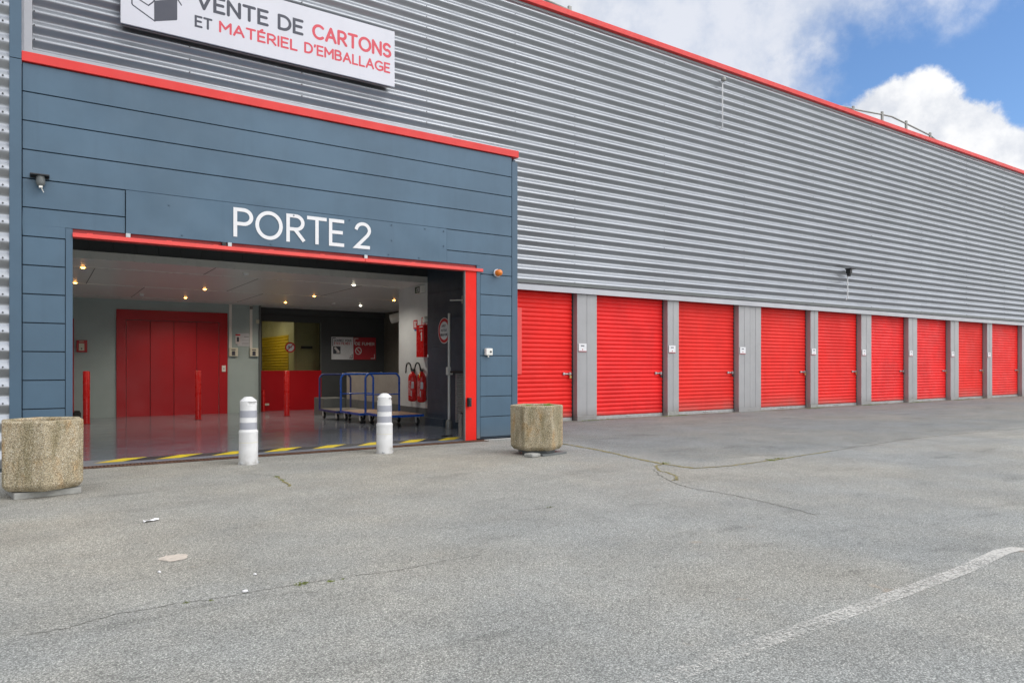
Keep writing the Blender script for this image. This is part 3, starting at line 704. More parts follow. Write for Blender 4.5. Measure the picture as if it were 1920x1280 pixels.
# red lintel rail and the recessed channel behind it
mb = MB(); mb.box(.327, 3.93, YP - .03, YP + .02, 2.70, 2.748); mb.box(3.935, 5.93, YP - .03, YP + .02, 2.70, 2.748); mb.build('lintel_rail', M['railred'], por, .003)
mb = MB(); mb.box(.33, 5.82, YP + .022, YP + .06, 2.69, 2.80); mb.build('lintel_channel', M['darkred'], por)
for x in (.9, 2.07, 2.0, 3.945):
    mb = MB(); mb.box(x - .025, x + .025, YP - .02, YP + .02, 2.75, 2.80); mb.build('bracket', M['steel'] if x != 2.0 else M['black'], por, .003)
for x in (.5, 1.35, 1.9, 2.6, 3.3, 4.7):
    mb = MB(); mb.box(x - .03, x + .03, YP - .026, YP - .018, 2.749, 2.755); mb.build('clip', M['railred'], por)
mb = MB(); mb.box(5.62, 5.82, YP + .004, YP + .06, .012, 2.698); mb.build('red_jamb', M['jambred'], por, .003)
mb = MB(); mb.box(5.60, 5.618, YP - .002, YP + .055, .012, 2.698); mb.build('door_edge', M['skirt'], por, .003)
mb = MB(); mb.box(5.645, 5.70, YP - .055, YP + .002, .55, .69); mb.box(5.655, 5.69, YP - .065, YP - .055, .58, .66); mb.build('door_lock', M['black'], por, .006)

# fittings on the porch face
e = empty('warning_beacon', (6.2, YP, 2.70), 'round orange warning beacon on the blue wall right of the doorway', 'beacon')
mb = MB(); mb.lathe([(.064, -.02), (.064, 0)], (6.2, YP - .01, 2.70), 24, 'y'); mb.lathe([(.060, -.028), (.060, -.01)], (6.2, YP - .01, 2.70), 24, 'y'); mb.build('base', M['white'], e)
mb = MB(); mb.lathe([(.004, -.125), (.026, -.121), (.044, -.106), (.053, -.082), (.056, -.029)], (6.2, YP - .01, 2.70), 24, 'y'); mb.build('lens', M['orange'], e)
e = empty('key_switch', (6.03, YP, 1.415), 'small white key switch box on the blue wall below the beacon', 'switch')
mb = MB(); mb.box(5.965, 6.085, YP - .07, YP - .002, 1.365, 1.475); mb.build('housing', M['offwhite'], e, .008)
mb = MB(); mb.lathe([(.016, -.078), (.016, -.068)], (6.045, YP, 1.42), 14, 'y'); mb.build('key_slot', M['black'], e)
mb = MB(); mb.lathe([(.014, 1.335), (.014, 1.366)], (6.02, YP - .035, 0), 12); mb.build('gland', M['offwhite'], e)
e = empty('wall_camera', (.01, YP, 3.35), 'black bracket with small dark dome camera hanging high on the left of the porch', 'camera')
mb = MB(); mb.box(-.085, .10, YP - .13, YP - .002, 3.348, 3.365); mb.box(-.085, .10, YP - .02, YP - .002, 3.335, 3.385); mb.build('bracket', M['black'], e, .004)
mb = MB(); mb.lathe([(.042, 3.345), (.045, 3.30), (.045, 3.27), (.038, 3.245), (.02, 3.232)], (.015, YP - .075, 0), 20); mb.build('dome', M['skirt'], e)
mb = MB(); mb.box(.0, .035, YP - .11, YP - .06, 3.212, 3.235); mb.tube([(.02, YP - .08, 3.24), (.03, YP - .07, 3.20), (.045, YP - .06, 3.17)], .006, 6); mb.build('lamp_head', M['offwhite'], e, .003)

# shop sign on the cladding ------------------------------------------------
YS = 11.82  # sign x and z values below were scaled about the camera to this depth
e = empty('shop_sign', (3.1452, YS, 6.2019), 'long white sign reading VENTE DE CARTONS ET MATERIEL D\'EMBALLAGE above the porch', 'sign')
mb = MB(); mb.box(0.9943, 5.3388, YS, YS + .035, 6.2172, 7.2145); pn = mb.build('board', M['signwhite'], e, .003)
mb = MB(); mb.box(1.0146, 5.3165, YS + .036, YS + .12, 6.2425, 7.1861); mb.build('frame', M['black'], e)
mk = MB(); mr = MB(); mk2 = MB(); mr2 = MB(); mr3 = MB()
text(mk, 'VENTE DE', (2.0393, YS, 6.7346), UX, UZ, NY, .215, weight=.22, gap=.26, width=1.6233)
text(mr, 'CARTONS', (3.8555, YS, 6.7346), UX, UZ, NY, .215, weight=.22, gap=.26, width=1.3951)
text(mk2, 'ET', (2.0140, YS, 6.4373), UX, UZ, NY, .150, weight=.22, gap=.26, width=.225)
text(mr2, "MATÉRIEL", (2.3691, YS, 6.4434), UX, UZ, NY, .152, weight=.22, gap=.26, width=1.2023)
text(mr3, "D'EMBALLAGE", (3.7134, YS, 6.4536), UX, UZ, NY, .152, weight=.22, gap=.26, width=1.5219)
mk.build('lettering', M['ink'], e); mk2.build('lettering', M['ink'], e)
for q in (mr, mr2, mr3): q.build('lettering', M['pink'], e)
mb = MB(); hw = .009
def bl(pts, dep): stroke(mb, pts, hw, lambda p, dp: (p[0], YS - .0008 - dp, p[1]), dep, True)
mb.add([(1.4458, YS - .0012, 6.3541), (1.7451, YS - .0012, 6.4505), (1.7532, YS - .0012, 6.4657), (1.7532, YS - .0012, 6.7803), (1.4458, YS - .0012, 6.6636)], [(0, 1, 2, 3, 4)])
bl([(1.4458, 6.3572), (1.1516, 6.5165), (1.1414, 6.5368), (1.1414, 6.8614)], .0006); bl([(1.4458, 6.6636), (1.1414, 6.8005)], .0010); bl([(1.4458, 6.6636), (1.4458, 6.3744)], .0014)
bl([(1.1414, 6.8005), (1.0856, 6.9122), (1.3697, 7.0339), (1.4712, 6.9122)], .0018); bl([(1.7532, 6.7803), (1.8263, 6.8817), (1.5523, 7.0136), (1.4458, 6.9020)], .0022); bl([(1.4458, 6.6636), (1.3596, 6.5672), (1.0653, 6.6991), (1.1414, 6.8005)], .0006)
bl([(1.7532, 6.7803), (1.8110, 6.6991)], .001)
mb.build('box_icon', M['ink'], e)

# conduits on the cladding
e = empty('wall_sensor', (14.32, 11.93, 8.36), 'grey sensor with long white conduit high under the roof edge', 'sensor')
mb = MB(); mb.lathe([(.05, 8.34), (.06, 8.36), (.055, 8.42), (.03, 8.44)], (14.32, 11.88, 0), 14); mb.box(14.30, 14.34, 11.88, 11.95, 8.36, 8.40); mb.build('head', M['louvre'], e)
mb = MB(); mb.tube([(14.32, 11.92, 8.34), (14.32, 11.92, 7.20), (14.32, 11.97, 7.17)], .016, 8); mb.build('conduit', M['white'], e)
e = empty('wall_camera', (19.84, 11.93, 3.95), 'black camera with short white conduit above the garage doors', 'camera')
mb = MB(); mb.box(19.76, 19.86, 11.78, 11.92, 3.90, 4.02); mb.box(19.74, 19.98, 11.74, 11.94, 4.02, 4.05); mb.lathe([(.05, 3.82), (.06, 3.90)], (19.81, 11.85, 0), 12); mb.build('head', M['black'], e, .006)
mb = MB(); mb.tube([(19.85, 11.92, 3.82), (19.86, 11.92, 3.20), (19.83, 11.96, 3.14)], .017, 8); mb.build('conduit', M['white'], e)

# roof guard rails
def guard(pts, label, ext, posts):
    e = empty('roof_guardrail', (pts[0][0], pts[0][1], 8.64), label, 'guardrail', 'grey guardrails behind the roof edge')
    mb = MB(); mb.tube([(x, y, 9.8) for x, y in ext], .028, 8); mb.build('rail', M['louvre'], e)
    for (x, y) in posts:
        mb = MB(); mb.box(x - .045, x + .045, y - .03, y + .03, 8.64, 9.90); mb.build('post', M['louvre'], e, .004)
guard([(24.55, 13.13)], 'bent grey guardrail showing above the right half of the roof edge', [(19.2, 14.1), (22.351, 13.499), (22.761, 13.463), (24.068, 13.201), (24.55, 13.13), (25.681, 13.222), (27.739, 13.399), (28.517, 13.56), (33, 14.3)],
      [(20.9, 13.8), (22.761, 13.463), (24.068, 13.201), (25.681, 13.222), (27.739, 13.399), (30.5, 13.9)])
guard([(9.8, 13.5)], 'grey guardrail end showing over the roof edge at the top centre', [(5.5, 13.2), (8.2, 13.3), (9.787, 13.44), (10.705, 13.535), (12.5, 14.0)], [(8.3, 13.32), (10.705, 13.535)])

# ------------------------------------------------------------ interior hall
hall = empty('loading_hall', (3, 16, 0), 'grey walled loading hall with glossy white ceiling seen inside the blue porch', 'room')
ZC = 2.89
mb = MB(); mb.box(-1.2, 5.18, 20.7, 20.9, -.2, ZC); mb.box(4.98, 5.18, 20.9, 21.3, -.2, ZC); mb.build('lift_wall', M['hallgrey'], hall)
mb = MB(); mb.box(5.18, 5.40, 21.3, 21.5, -.2, ZC); mb.box(7.19, 9.25, 21.3, 21.5, -.2, ZC); mb.box(5.40, 7.19, 21.3, 21.5, 2.50, ZC); mb.build('dark_wall', M['halldark'], hall)
mb = MB(); mb.box(9.25, 9.4, 14.0, 21.5, -.2, ZC); mb.build('recess_wall', M['hallbrown'], hall)
mb = MB(); mb.box(6.65, 6.85, 12.92, 14.50, .32, ZC); sw = mb.build('side_wall', M['halllight'], hall)
mb = MB(); mb.box(6.635, 6.85, 12.93, 14.50, -.1, .32); mb.build('plinth', M['skirt'], sw, .004)
mb = MB(); mb.box(6.64, 6.66, 12.90, 12.918, .0, ZC); mb.build('edge_strip', M['white'], sw)
mb = MB(); mb.box(6.85, 9.3, 14.3, 14.5, -.2, ZC); mb.build('return_wall', M['hallbrown'], hall)
mb = MB(); mb.box(-1.2, 9.4, 12.92, 21.4, ZC, ZC + .1); cl = mb.build('ceiling', M['ceil'], hall)
mb = MB()
for y in (14.2, 17.1, 19.85): mb.box(-1.2, 9.3, y - .018, y + .018, ZC - .007, ZC)
mb.box(-1.2, 6.75, 12.90, 12.925, ZC - .02, ZC + .1)
mb.build('seam_strip', M['seam'], cl)
mb = MB()
for (x, ya, yb) in ((2.55, 12.93, 14.18), (3.56, 14.22, 17.08), (.81, 14.22, 17.08), (5.7, 14.22, 17.08), (1.9, 17.12, 19.83), (4.4, 17.12, 19.83)): mb.box(x - .006, x + .006, ya, yb, ZC - .003, ZC)
mb.build('panel_joint', M['seamdark'], cl)
mb = MB()
for k in range(23): mb.box(-1.0 + k * .33, -1.0 + k * .33 + .326, 12.93, 12.99, ZC + .1, 3.68)
mb.box(-1.1, 6.6, 12.99, 13.05, ZC + .1, 3.7); mb.build('header_cladding', M['halldark'], hall)
mb = MB(); mb.box(-.16, 6.55, YP + .1, 13.1, 3.70, 3.78); mb.build('upper_ceiling', M['halldark'], hall)
mb = MB(); mb.box(-1.3, -1.2, 12.0, 21.0, -.2, 3.7); mb.box(-1.2, -.16, 11.9, 12.0, -.2, 3.7); mb.box(-.2, -.165, YP + .1, 12.0, 0, 3.7) if False else None
mb.box(-.168, -.10, YP + .1, 12.0, 0, 3.7); mb.build('left_wall', M['hallgrey'], hall)
# dark blue board wall on the right with its plinth block
mb = MB()
for k in range(13): mb.box(6.545, 6.60, YP + .12, 12.90, .23 + k * .268, .23 + k * .268 + .262)
mb.box(6.552, 6.60, YP + .12, 12.90, 0, 3.7); mb.box(6.6, 6.9, 12.86, 12.90, 0, 3.7); bw = mb.build('board_wall', M['nightblue'], hall, .002)
mb = MB(); mb.box(6.50, 6.544, 12.15, 12.92, .0, .16); mb.build('plinth_block', M['nightblue'], bw, .006)

lw = MB(); lw.box(6.65, 6.83, 14.52, 17.71, .34, 1.02); o = lw.build('low_wall', mat('beige_low_wall_paint', (.33, .315, .29), .6, 0, .06), None); tag(o, 'low beige wall behind the blue trolleys', 'wall')
mb = MB(); mb.box(6.635, 6.83, 14.52, 17.71, -.15, .339); mb.build('plinth', M['skirt'], o, .003)
mb = MB(); mb.box(6.05, 6.64, 17.75, 18.5, -.12, .36); o = mb.build('floor_kerb', M['skirt'], None, .01); tag(o, 'dark grey raised kerb block at the far end of the trolleys', 'kerb')

mb = MB(); mb.box(5.18, 5.22, 20.62, 20.9, -.15, ZC); mb.build('corner_guard', M['skirt'], hall, .003)
mb = MB(); mb.box(5.22, 9.24, 21.18, 21.295, 2.72, ZC); mb.build('ceiling_beam', M['halldark'], hall, .004)
# goods lift
lift = empty('lift_door', (3, 20.7, -.13), 'wide dark red four panel goods lift door in the grey back wall', 'lift door')
mb = MB(); mb.box(1.645, 1.86, 20.66, 20.70, -.14, 2.38); mb.box(4.12, 4.334, 20.66, 20.70, -.14, 2.38); mb.box(1.645, 4.334, 20.66, 20.70, 2.38, 2.64); mb.build('frame', M['liftred'], lift, .003)
xs = [1.865, 2.42, 2.985, 3.55, 4.115]
for i in range(4):
    mb = MB(); yo = 20.672 + (.008 if i in (0, 3) else 0); mb.box(xs[i] + .006, xs[i + 1] - .006, yo, 20.70, -.13, 2.37); mb.build('leaf', M['liftred'], lift, .004)
mb = MB(); mb.box(1.87, 4.11, 20.694, 20.699, -.13, 2.375); mb.build('gap_backing', M['black'], lift)
mb = MB(); mb.box(4.185, 4.285, 20.645, 20.66, 1.03, 1.20); cp = mb.build('call_plate', M['offwhite'], lift, .003)
mb = MB(); mb.lathe([(.014, 20.638), (.014, 20.646)], (4.235, 0, 1.115), 12, 'y'); mb.build('call_button', M['exitgreen'], cp)

# glazed red door at the back
gd = empty('glazed_door', (6.3, 21.3, -.15), 'half glazed red door beside the goods lift showing a lit cream corridor', 'door')
mb = MB(); mb.box(5.40, 7.19, 21.29, 21.33, -.16, 1.05); mb.build('lower_panel', M['liftred'], gd, .004)
mb = MB(); mb.box(5.42, 7.17, 21.325, 21.335, 1.052, 2.49); mb.build('glass_pane', M['glass'], gd)
mb = MB(); mb.box(5.40, 5.42, 21.30, 21.36, 1.052, 2.50); mb.box(7.17, 7.19, 21.30, 21.36, 1.052, 2.50); mb.build('frame', M['skirt'], gd)
mb = MB(); mb.box(5.50, 5.62, 21.265, 21.288, .03, .09); mb.build('socket_box', M['beige'], gd, .004)
# corridor beyond
cor = empty('corridor', (6, 23, -.15), 'lit cream corridor with yellow shutter seen through the glazed door', 'corridor')
def ribwall(x0, x1, y, z0, z1, m, name, parent):
    mb = MB(); n = int((x1 - x0) / .12)
    for k in range(n + 1):
        a = x0 + k * .12
        mb.box(a, min(a + .1, x1), y - .008, y + .03, z0, z1)
    mb.box(x0, x1, y, y + .04, z0, z1); return mb.build(name, m, parent)
ribwall(6.62, 7.6, 21.9, -.15, 2.7, M['cream'], 'cream_wall', cor)
mb = MB(); mb.box(6.52, 6.62, 21.86, 22.0, -.15, 2.7)
mb.build('corner_post', M['cream'], cor, .004)
mb = MB()
for k in range(30): mb.box(6.575, 6.59, 21.852, 21.859, .95 + k * .055, .97 + k * .055)
mb.build('perforated_strip', M['darkred'], cor)
mb = MB(); mb.box(6.56, 6.62, 22.0, 28.0, 2.12, 2.7); mb.box(6.56, 6.62, 22.0, 22.55, -.15, 2.12); mb.box(6.56, 6.62, 26.1, 28, -.15, 2.12); mb.build('side_panel', M['cream'], cor)
mb = MB()
for k in range(25): mb.tube([(6.585, 22.55, -.1 + k * .093), (6.585, 26.1, -.1 + k * .093)], .05, 10)
mb.build('yellow_shutter', M['yellow'], cor)
ribwall(4.4, 6.8, 28, -.15, 2.7, M['cream'], 'end_wall', cor)
mb = MB(); mb.box(4.3, 7.7, 21.52, 28.1, 2.7, 2.8); mb.box(4.3, 4.4, 21.52, 28, -.2, 2.7); mb.box(7.6, 7.7, 21.52, 28, -.2, 2.7); mb.build('ceiling', M['cream'], cor)
mb = MB(); mb.box(4.3, 7.7, 21.51, 28.1, -.2, -.152); mb.build('corridor_floor', M['epoxy'], cor)
mb = MB(); mb.box(5.5, 5.6, 22.2, 23.4, 2.64, 2.68); mb.box(5.5, 5.6, 24.4, 25.6, 2.64, 2.68); mb.build('tube_light', M['tube'], cor)
ld = bpy.data.lights.new('corridor_light', 'AREA'); ld.energy = 14; ld.size = 1.2; ld.color = (1, .88, .6)
lo = bpy.data.objects.new('corridor_light', ld); C.objects.link(lo); lo.parent = cor; lo.location = Vector((5.4, 23.2, 2.6)) - Vector(cor.location)
# signs on and behind the glass
def disc(mb, x, y, z, r, dep, n=28): mb.add([(x + r * math.cos(6.2832 * i / n), y - dep, z + r * math.sin(6.2832 * i / n)) for i in range(n)], [tuple(range(n))])
e = empty('no_smoking_sign', (6.25, 21.32, 1.74), 'round white and red no smoking sticker on the door glass', 'sign')
mb = MB(); disc(mb, 6.25, 21.322, 1.74, .155, 0); mb.build('red_ring', M['signred'], e)
mb = MB(); disc(mb, 6.25, 21.322, 1.74, .115, .001); mb.build('white_disc', M['white'], e)
mb = MB(); stroke(mb, [(6.17, 1.66), (6.33, 1.82)], .012, lambda p, dp: (p[0], 21.3195, p[1]), 0, False); mb.build('bar', M['signred'], e)
mb = MB(); mb.box(6.175, 6.30, 21.3188, 21.3200, 1.73, 1.75); mb.box(6.20, 6.23, 21.3188, 21.320, 1.755, 1.79); mb.build('cigarette', M['ink'], e)
mb = MB(); mb.box(6.74, 7.08, 21.80, 21.885, 1.72, 1.80); tag(mb.build('name_plate', M['ink']), 'small dark name plate on the cream wall behind the glass', 'sign')

# posters
e = empty('camera_notice', (7.85, 21.3, 1.38), 'white notice reading SOURIEZ, VOUS ETES FILMES on the dark wall', 'poster')
mb = MB(); mb.box(7.50, 8.205, 21.27, 21.288, 1.385, 2.085); mb.build('board', mat('grey_white_notice_print', (.74, .75, .78), .5), e, .002)
mb = MB(); yq = 21.269
text(mb, 'SOURIEZ, VOUS', (7.585, yq, 1.945), UX, UZ, NY, .062, weight=.2, width=.55)
for a in ([(7.54, 1.80), (7.54, 2.05), (7.64, 2.05)], [(8.07, 1.425), (8.165, 1.425), (8.165, 1.56)]): stroke(mb, a, .011, lambda p, dp: (p[0], yq - .001, p[1]), 0, False)
mb.box(7.55, 7.785, yq - .0010, yq, 1.56, 1.79); mb.build('print', M['ink'], e)
mb = MB(); text(mb, 'ÊTES FILMÉS !', (7.585, yq, 1.85), UX, UZ, NY, .062, weight=.2, width=.55); mb.box(8.09, 8.125, yq - .001, yq, 1.465, 1.495); mb.build('red_print', M['dullred'], e)
mb = MB(); stroke(mb, [(7.62, 1.74), (7.72, 1.63)], .035, lambda p, dp: (p[0], yq - .0018, p[1]), 0, True); stroke(mb, [(7.66, 1.60), (7.75, 1.60)], .012, lambda p, dp: (p[0], yq - .0022, p[1]), 0, True); mb.build('camera_icon', M['labelwhite'], e)
e = empty('no_smoking_poster', (8.55, 21.3, 1.38), 'dull red poster reading DE FUMER with a prohibition ring', 'poster')
mb = MB(); mb.box(8.21, 8.955, 21.27, 21.288, 1.385, 2.085); mb.build('board', M['dullred'], e, .002)
mb = MB(); text(mb, 'DE FUMER', (8.28, yq, 1.84), UX, UZ, NY, .085, weight=.22, width=.62)
for a in ([(8.25, 1.86), (8.25, 2.045), (8.37, 2.045)], [(8.78, 1.425), (8.91, 1.425), (8.91, 1.56)]): stroke(mb, a, .011, lambda p, dp: (p[0], yq - .001, p[1]), 0, False)
stroke(mb, arc(8.37, 1.66, .095, .105, 0, 360, 30), .014, lambda p, dp: (p[0], yq - .001, p[1]), 0, False); stroke(mb, [(8.30, 1.73), (8.44, 1.59)], .014, lambda p, dp: (p[0], yq - .0016, p[1]), 0, False)
mb.build('print', M['labelwhite'], e)

# fittings on the lift wall
def keypad(x, lab):
    e = empty('keypad', (x, 20.7, 1.45), lab, 'keypad', 'keypads beside the goods lift')
    mb = MB(); mb.box(x - .115, x + .115, 20.62, 20.695, 1.455, 1.69); mb.build('housing', M['beige'], e, .01)
    mb = MB(); mb.box(x - .05, x + .035, 20.612, 20.622, 1.48, 1.60); mb.box(x - .06, x + .045, 20.612, 20.622, 1.625, 1.65); mb.build('keys', M['ink'], e)
    mb = MB(); mb.box(x - .115, x - .04, 20.66, 20.697, 1.69, ZC); mb.build('conduit', M['offwhite'], e, .004)
keypad(4.49, 'beige keypad with conduit nearest to the red lift door'); keypad(5.04, 'beige keypad with conduit at the right end of the grey wall')
e = empty('notice', (4.77, 20.7, 1.74), 'white notice sheet with coloured strip between the two keypads', 'notice')
mb = MB(); mb.box(4.60, 5.0, 20.68, 20.692, 1.74, 2.10); mb.build('sheet', mat('grey_notice_sheet', (.60, .62, .66), .5), e)
mb = MB(); mb.box(4.545, 4.672, 20.672, 20.679, 1.80, 2.07); mb.build('white_strip', M['labelwhite'], e)
mb = MB(); mb.box(4.545, 4.672, 20.669, 20.6715, 2.03, 2.07); mb.build('red_strip', M['signred'], e)
mb = MB(); mb.box(4.58, 4.64, 20.669, 20.6715, 1.86, 1.99); mb.box(4.72, 4.95, 20.6765, 20.679, 1.79, 1.795); mb.box(4.72, 4.93, 20.6765, 20.679, 1.83, 1.835); mb.box(4.72, 4.95, 20.6765, 20.679, 1.90, 1.905); mb.box(4.78, 4.90, 20.6765, 20.679, 2.0, 2.01); mb.build('text_lines', M['ink'], e)
e = empty('camera', (5.01, 20.7, 2.84), 'small grey camera at the ceiling above the right keypad', 'camera')
mb = MB(); mb.box(4.93, 5.0, 20.60, 20.69, 2.78, 2.86); mb.lathe([(.02, 20.57), (.025, 20.60)], (4.965, 0, 2.81), 12, 'y'); mb.build('body', M['louvre'], e, .006)
mb = MB(); mb.box(5.10, 5.20, 20.65, 20.70, 2.38, 2.49); jb = mb.build('junction_box', M['beige'], None, .008); tag(jb, 'small square junction box on the corner above the glazed door', 'junction box')
e = empty('alarm_point', (.89, 20.7, 1.53), 'dark red call point box on the grey wall left of the lift', 'alarm')
mb = MB(); mb.box(.775, 1.005, 20.63, 20.695, 1.53, 1.83); mb.build('box', M['liftred'], e, .006)
mb = MB(); mb.box(.825, .94, 20.615, 20.63, 1.57, 1.75); mb.box(.83, .935, 20.618, 20.63, 1.79, 1.805); mb.build('panel', M['beige'], e, .003)
mb = MB(); mb.lathe([(.018, 20.61), (.018, 20.616)], (.882, 0, 1.62), 12, 'y'); mb.build('button', M['black'], e)
e = empty('side_door', (.3, 20.7, -.13), 'dark red door edge at the far left of the back wall', 'door')
mb = MB(); mb.box(-.4, .72, 20.64, 20.695, -.13, 2.36); mb.build('leaf', M['liftred'], e, .004)
mb = MB(); mb.box(.60, .66, 20.60, 20.64, .95, 1.0); mb.build('handle', M['steel'], e)
mb = MB(); mb.box(.70, .86, 20.35, 20.6, -.12, .05); mb.box(.72, .84, 20.37, 20.58, .051, .09); tag(mb.build('floor_box', M['black'], None, .01), 'small dark box on the floor against the back wall', 'box')

# red posts
def redpost(x, y, zt, r, lab):
    e = empty('red_bollard', (x, y, 0), lab, 'bollard', 'red steel posts inside the hall')
    zb = 0.006 - max(0, y - 13) * .01642
    mb = MB(); mb.lathe([(r, zb), (r, zt - .012), (r * .9, zt - .003), (r * .5, zt)], (x, y, 0), 24); mb.build('post', M['bolred'], e)
    mb = MB(); mb.lathe([(r * 1.12, zb), (r * 1.12, zb + .012)], (x, y, 0), 24); mb.build('foot_ring', M['darkred'], e)
redpost(.86, 18.0, 1.08, .068, 'red post in front of the back wall nearest the left planter')
redpost(3.12, 18.0, 1.08, .066, 'red post in front of the lift door')
redpost(5.22, 18.1, 1.07, .066, 'red post in front of the glazed red door')
redpost(5.36, 20.9, .50, .045, 'short thin red post in the corner left of the glazed door')

# ceiling spotlights and detectors
def spot(x, y, warm, lab):
    e = empty('ceiling_spotlight', (x, y, ZC), lab, 'spotlight', 'small lit spotlights in the hall ceiling')
    mb = MB(); mb.lathe([(.055, ZC - .012), (.062, ZC - .004), (.062, ZC - .0005)], (x, y, 0), 20, capb=False); mb.lathe([(.055, ZC - .012), (.04, ZC - .004)], (x, y, 0), 20, capb=False, capt=False); mb.build('ring', M['offwhite'], e)
    mb = MB(); mb.lathe([(.006, ZC - .034), (.022, ZC - .029), (.032, ZC - .018), (.034, ZC - .005)], (x, y, 0), 16); mb.build('bulb', M['bulbwarm'] if warm else M['bulbwhite'], e)
    l = bpy.data.lights.new('spot_glow', 'SPOT'); l.spot_size = R(150); l.spot_blend = 0.6; l.energy = 58.0 if warm else 58.0; l.color = (1, .86, .70) if warm else (1, .93, .82); l.shadow_soft_size = .03
    lo = bpy.data.objects.new('spot_glow', l); C.objects.link(lo); lo.parent = e; lo.location = (0, 0, -.05)
spot(.627, 14.2, 1, 'warm ceiling spotlight nearest the doorway above the left planter')
spot(.613, 16.9, 1, 'warm ceiling spotlight cut by the left door edge')
spot(3.037, 16.75, 1, 'brightest orange ceiling spotlight above the lift door right half')
spot(3.02, 19.1, 1, 'small warm ceiling spotlight just in front of the lift door')
spot(5.54, 16.93, 1, 'bright orange ceiling spotlight above the glazed door')
spot(5.46, 19.06, 1, 'small orange ceiling spotlight just in front of the glazed door')
spot(5.458, 14.13, 0, 'white ceiling spotlight nearest the doorway')
spot(7.50, 18.9, 0, 'small white ceiling spotlight over the dark wall posters')
spot(7.60, 16.87, 1, 'warm ceiling spotlight beside the pale side wall')
def detector(x, y, lab):
    e = empty('smoke_detector', (x, y, ZC), lab, 'smoke detector', 'white smoke detectors on the hall ceiling')
    mb = MB(); mb.lathe([(.06, ZC - .018), (.065, ZC - .001)], (x, y, 0), 20); mb.build('base', M['offwhite'], e)
    mb = MB(); mb.lathe([(.018, ZC - .058), (.042, ZC - .052), (.05, ZC - .035), (.045, ZC - .018)], (x, y, 0), 20); mb.build('head', M['white'], e)
detector(3.135, 13.436, 'smoke detector nearest the doorway under the lettering'); detector(2.025, 18.8, 'smoke detector above the left half of the lift door'); detector(6.577, 18.5, 'smoke detector between the far white and orange spotlights')

# things on the pale side wall (x = 6.65, facing the camera side)
def exting(y, lab, tagy=False):
    x = 6.65 - .10
    e = empty('fire_extinguisher', (x, y, .44), lab, 'fire extinguisher', 'red fire extinguishers on the side wall')
    mb = MB(); mb.lathe([(.05, .445), (.085, .46), (.092, .50), (.092, .93), (.085, .98), (.06, 1.03), (.032, 1.055), (.03, 1.075)], (x, y, 0), 28); cy = mb.build('cylinder', M['extred'], e)
    mb = MB(); mb.lathe([(.03, 1.076), (.032, 1.10), (.02, 1.125)], (x, y, 0), 14); mb.box(x - .02, x + .02, y - .08, y + .05, 1.10, 1.118); mb.box(x - .018, x + .018, y - .09, y + .03, 1.13, 1.142); mb.build('valve', M['black'], e, .003)
    pts = []
    for i in range(19):
        t = i / 18; a = math.pi * (1 - t) if False else math.pi * t
        pts.append((x - .02, y + .02 + .13 - .13 * math.cos(a) - .0, 1.10 + .155 * math.sin(a)))
    pts += [(x - .03, y + .285, 1.0), (x - .04, y + .27, .90)] if False else [(x - .02, y + .29, 1.04)]
    mb = MB(); mb.tube(pts, .015, 8); mb.build('hose', M['rubber'], e)
    mb = MB(); rr = random.Random(int(y * 10))
    # printed text and white labels wrapped on the cylinder: small curved tiles
    def tile(a0, a1, z0, z1, m, mbx):
        n = 4; vs = []
        for q in range(n + 1):
            a = R(a0 + (a1 - a0) * q / n); vs += [(x + .0932 * math.cos(a), y + .0932 * math.sin(a), z0), (x + .0932 * math.cos(a), y + .0932 * math.sin(a), z1)]
        mbx.add(vs, [(2 * q, 2 * q + 1, 2 * q + 3, 2 * q + 2) for q in range(n)], True)
    for k in range(13):
        z = .58 + k * .024
        for c in range(2):
            a = 178 + c * 24 + rr.uniform(-3, 3)
            tile(a, a + rr.uniform(9, 20), z, z + .010, None, mb)
    mb.build('print', M['labelwhite'], cy)
    mb = MB(); tile(228, 262, .72, .86, None, mb); tile(222, 232, .56, .68, None, mb); mb.build('label', M['paper'], cy)
    if tagy:
        mb = MB(); mb.tube([(x - .06, y - .05, 1.06), (x - .085, y - .07, 1.0), (x - .08, y - .08, .95)], .012, 6); mb.build('yellow_tag', M['signyellow'], e)
exting(13.60, 'left red fire extinguisher further from the doorway'); exting(13.17, 'right red fire extinguisher with yellow tag', True)
XW = 6.65
e = empty('fire_cabinet', (XW, 13.15, 1.36), 'tall red fire cabinet marked 1 at the end of the pale wall', 'cabinet')
mb = MB(); mb.box(XW - .16, XW - .002, 12.96, 13.30, 1.37, 2.03); mb.build('body', M['extred'], e, .005)
mb = MB(); U = (0, -1, 0); NX = (-1, 0, 0)
mb.box(XW - .163, XW - .161, 13.03, 13.075, 1.70, 1.88); mb.box(XW - .163, XW - .161, 13.075, 13.10, 1.835, 1.86)
mb.box(XW - .163, XW - .161, 13.02, 13.13, 1.91, 1.925); mb.box(XW - .163, XW - .161, 13.0, 13.15, 1.98, 2.0); mb.build('number_print', M['labelwhite'], e)
def wsign(y, z, lab, bluefoot):
    e = empty('extinguisher_sign', (XW, y, z), lab, 'sign', 'small red extinguisher signs on the side wall')
    mb = MB(); mb.box(XW - .012, XW - .003, y - .085, y + .085, z - .085, z + .10); mb.build('plate', M['signred'], e)
    mb = MB(); mb.box(XW - .0145, XW - .0125, y - .02, y + .045, z - .06, z + .075); mb.box(XW - .0145, XW - .0125, y - .065, y - .035, z - .06, z - .01); mb.box(XW - .0145, XW - .0125, y - .065, y - .035, z + .03, z + .075); mb.build('symbol', M['labelwhite'], e)
    if bluefoot:
        mb = MB(); mb.box(XW - .012, XW - .003, y - .06, y + .04, z - .125, z - .09); mb.build('blue_label', M['bluelabel'], e)
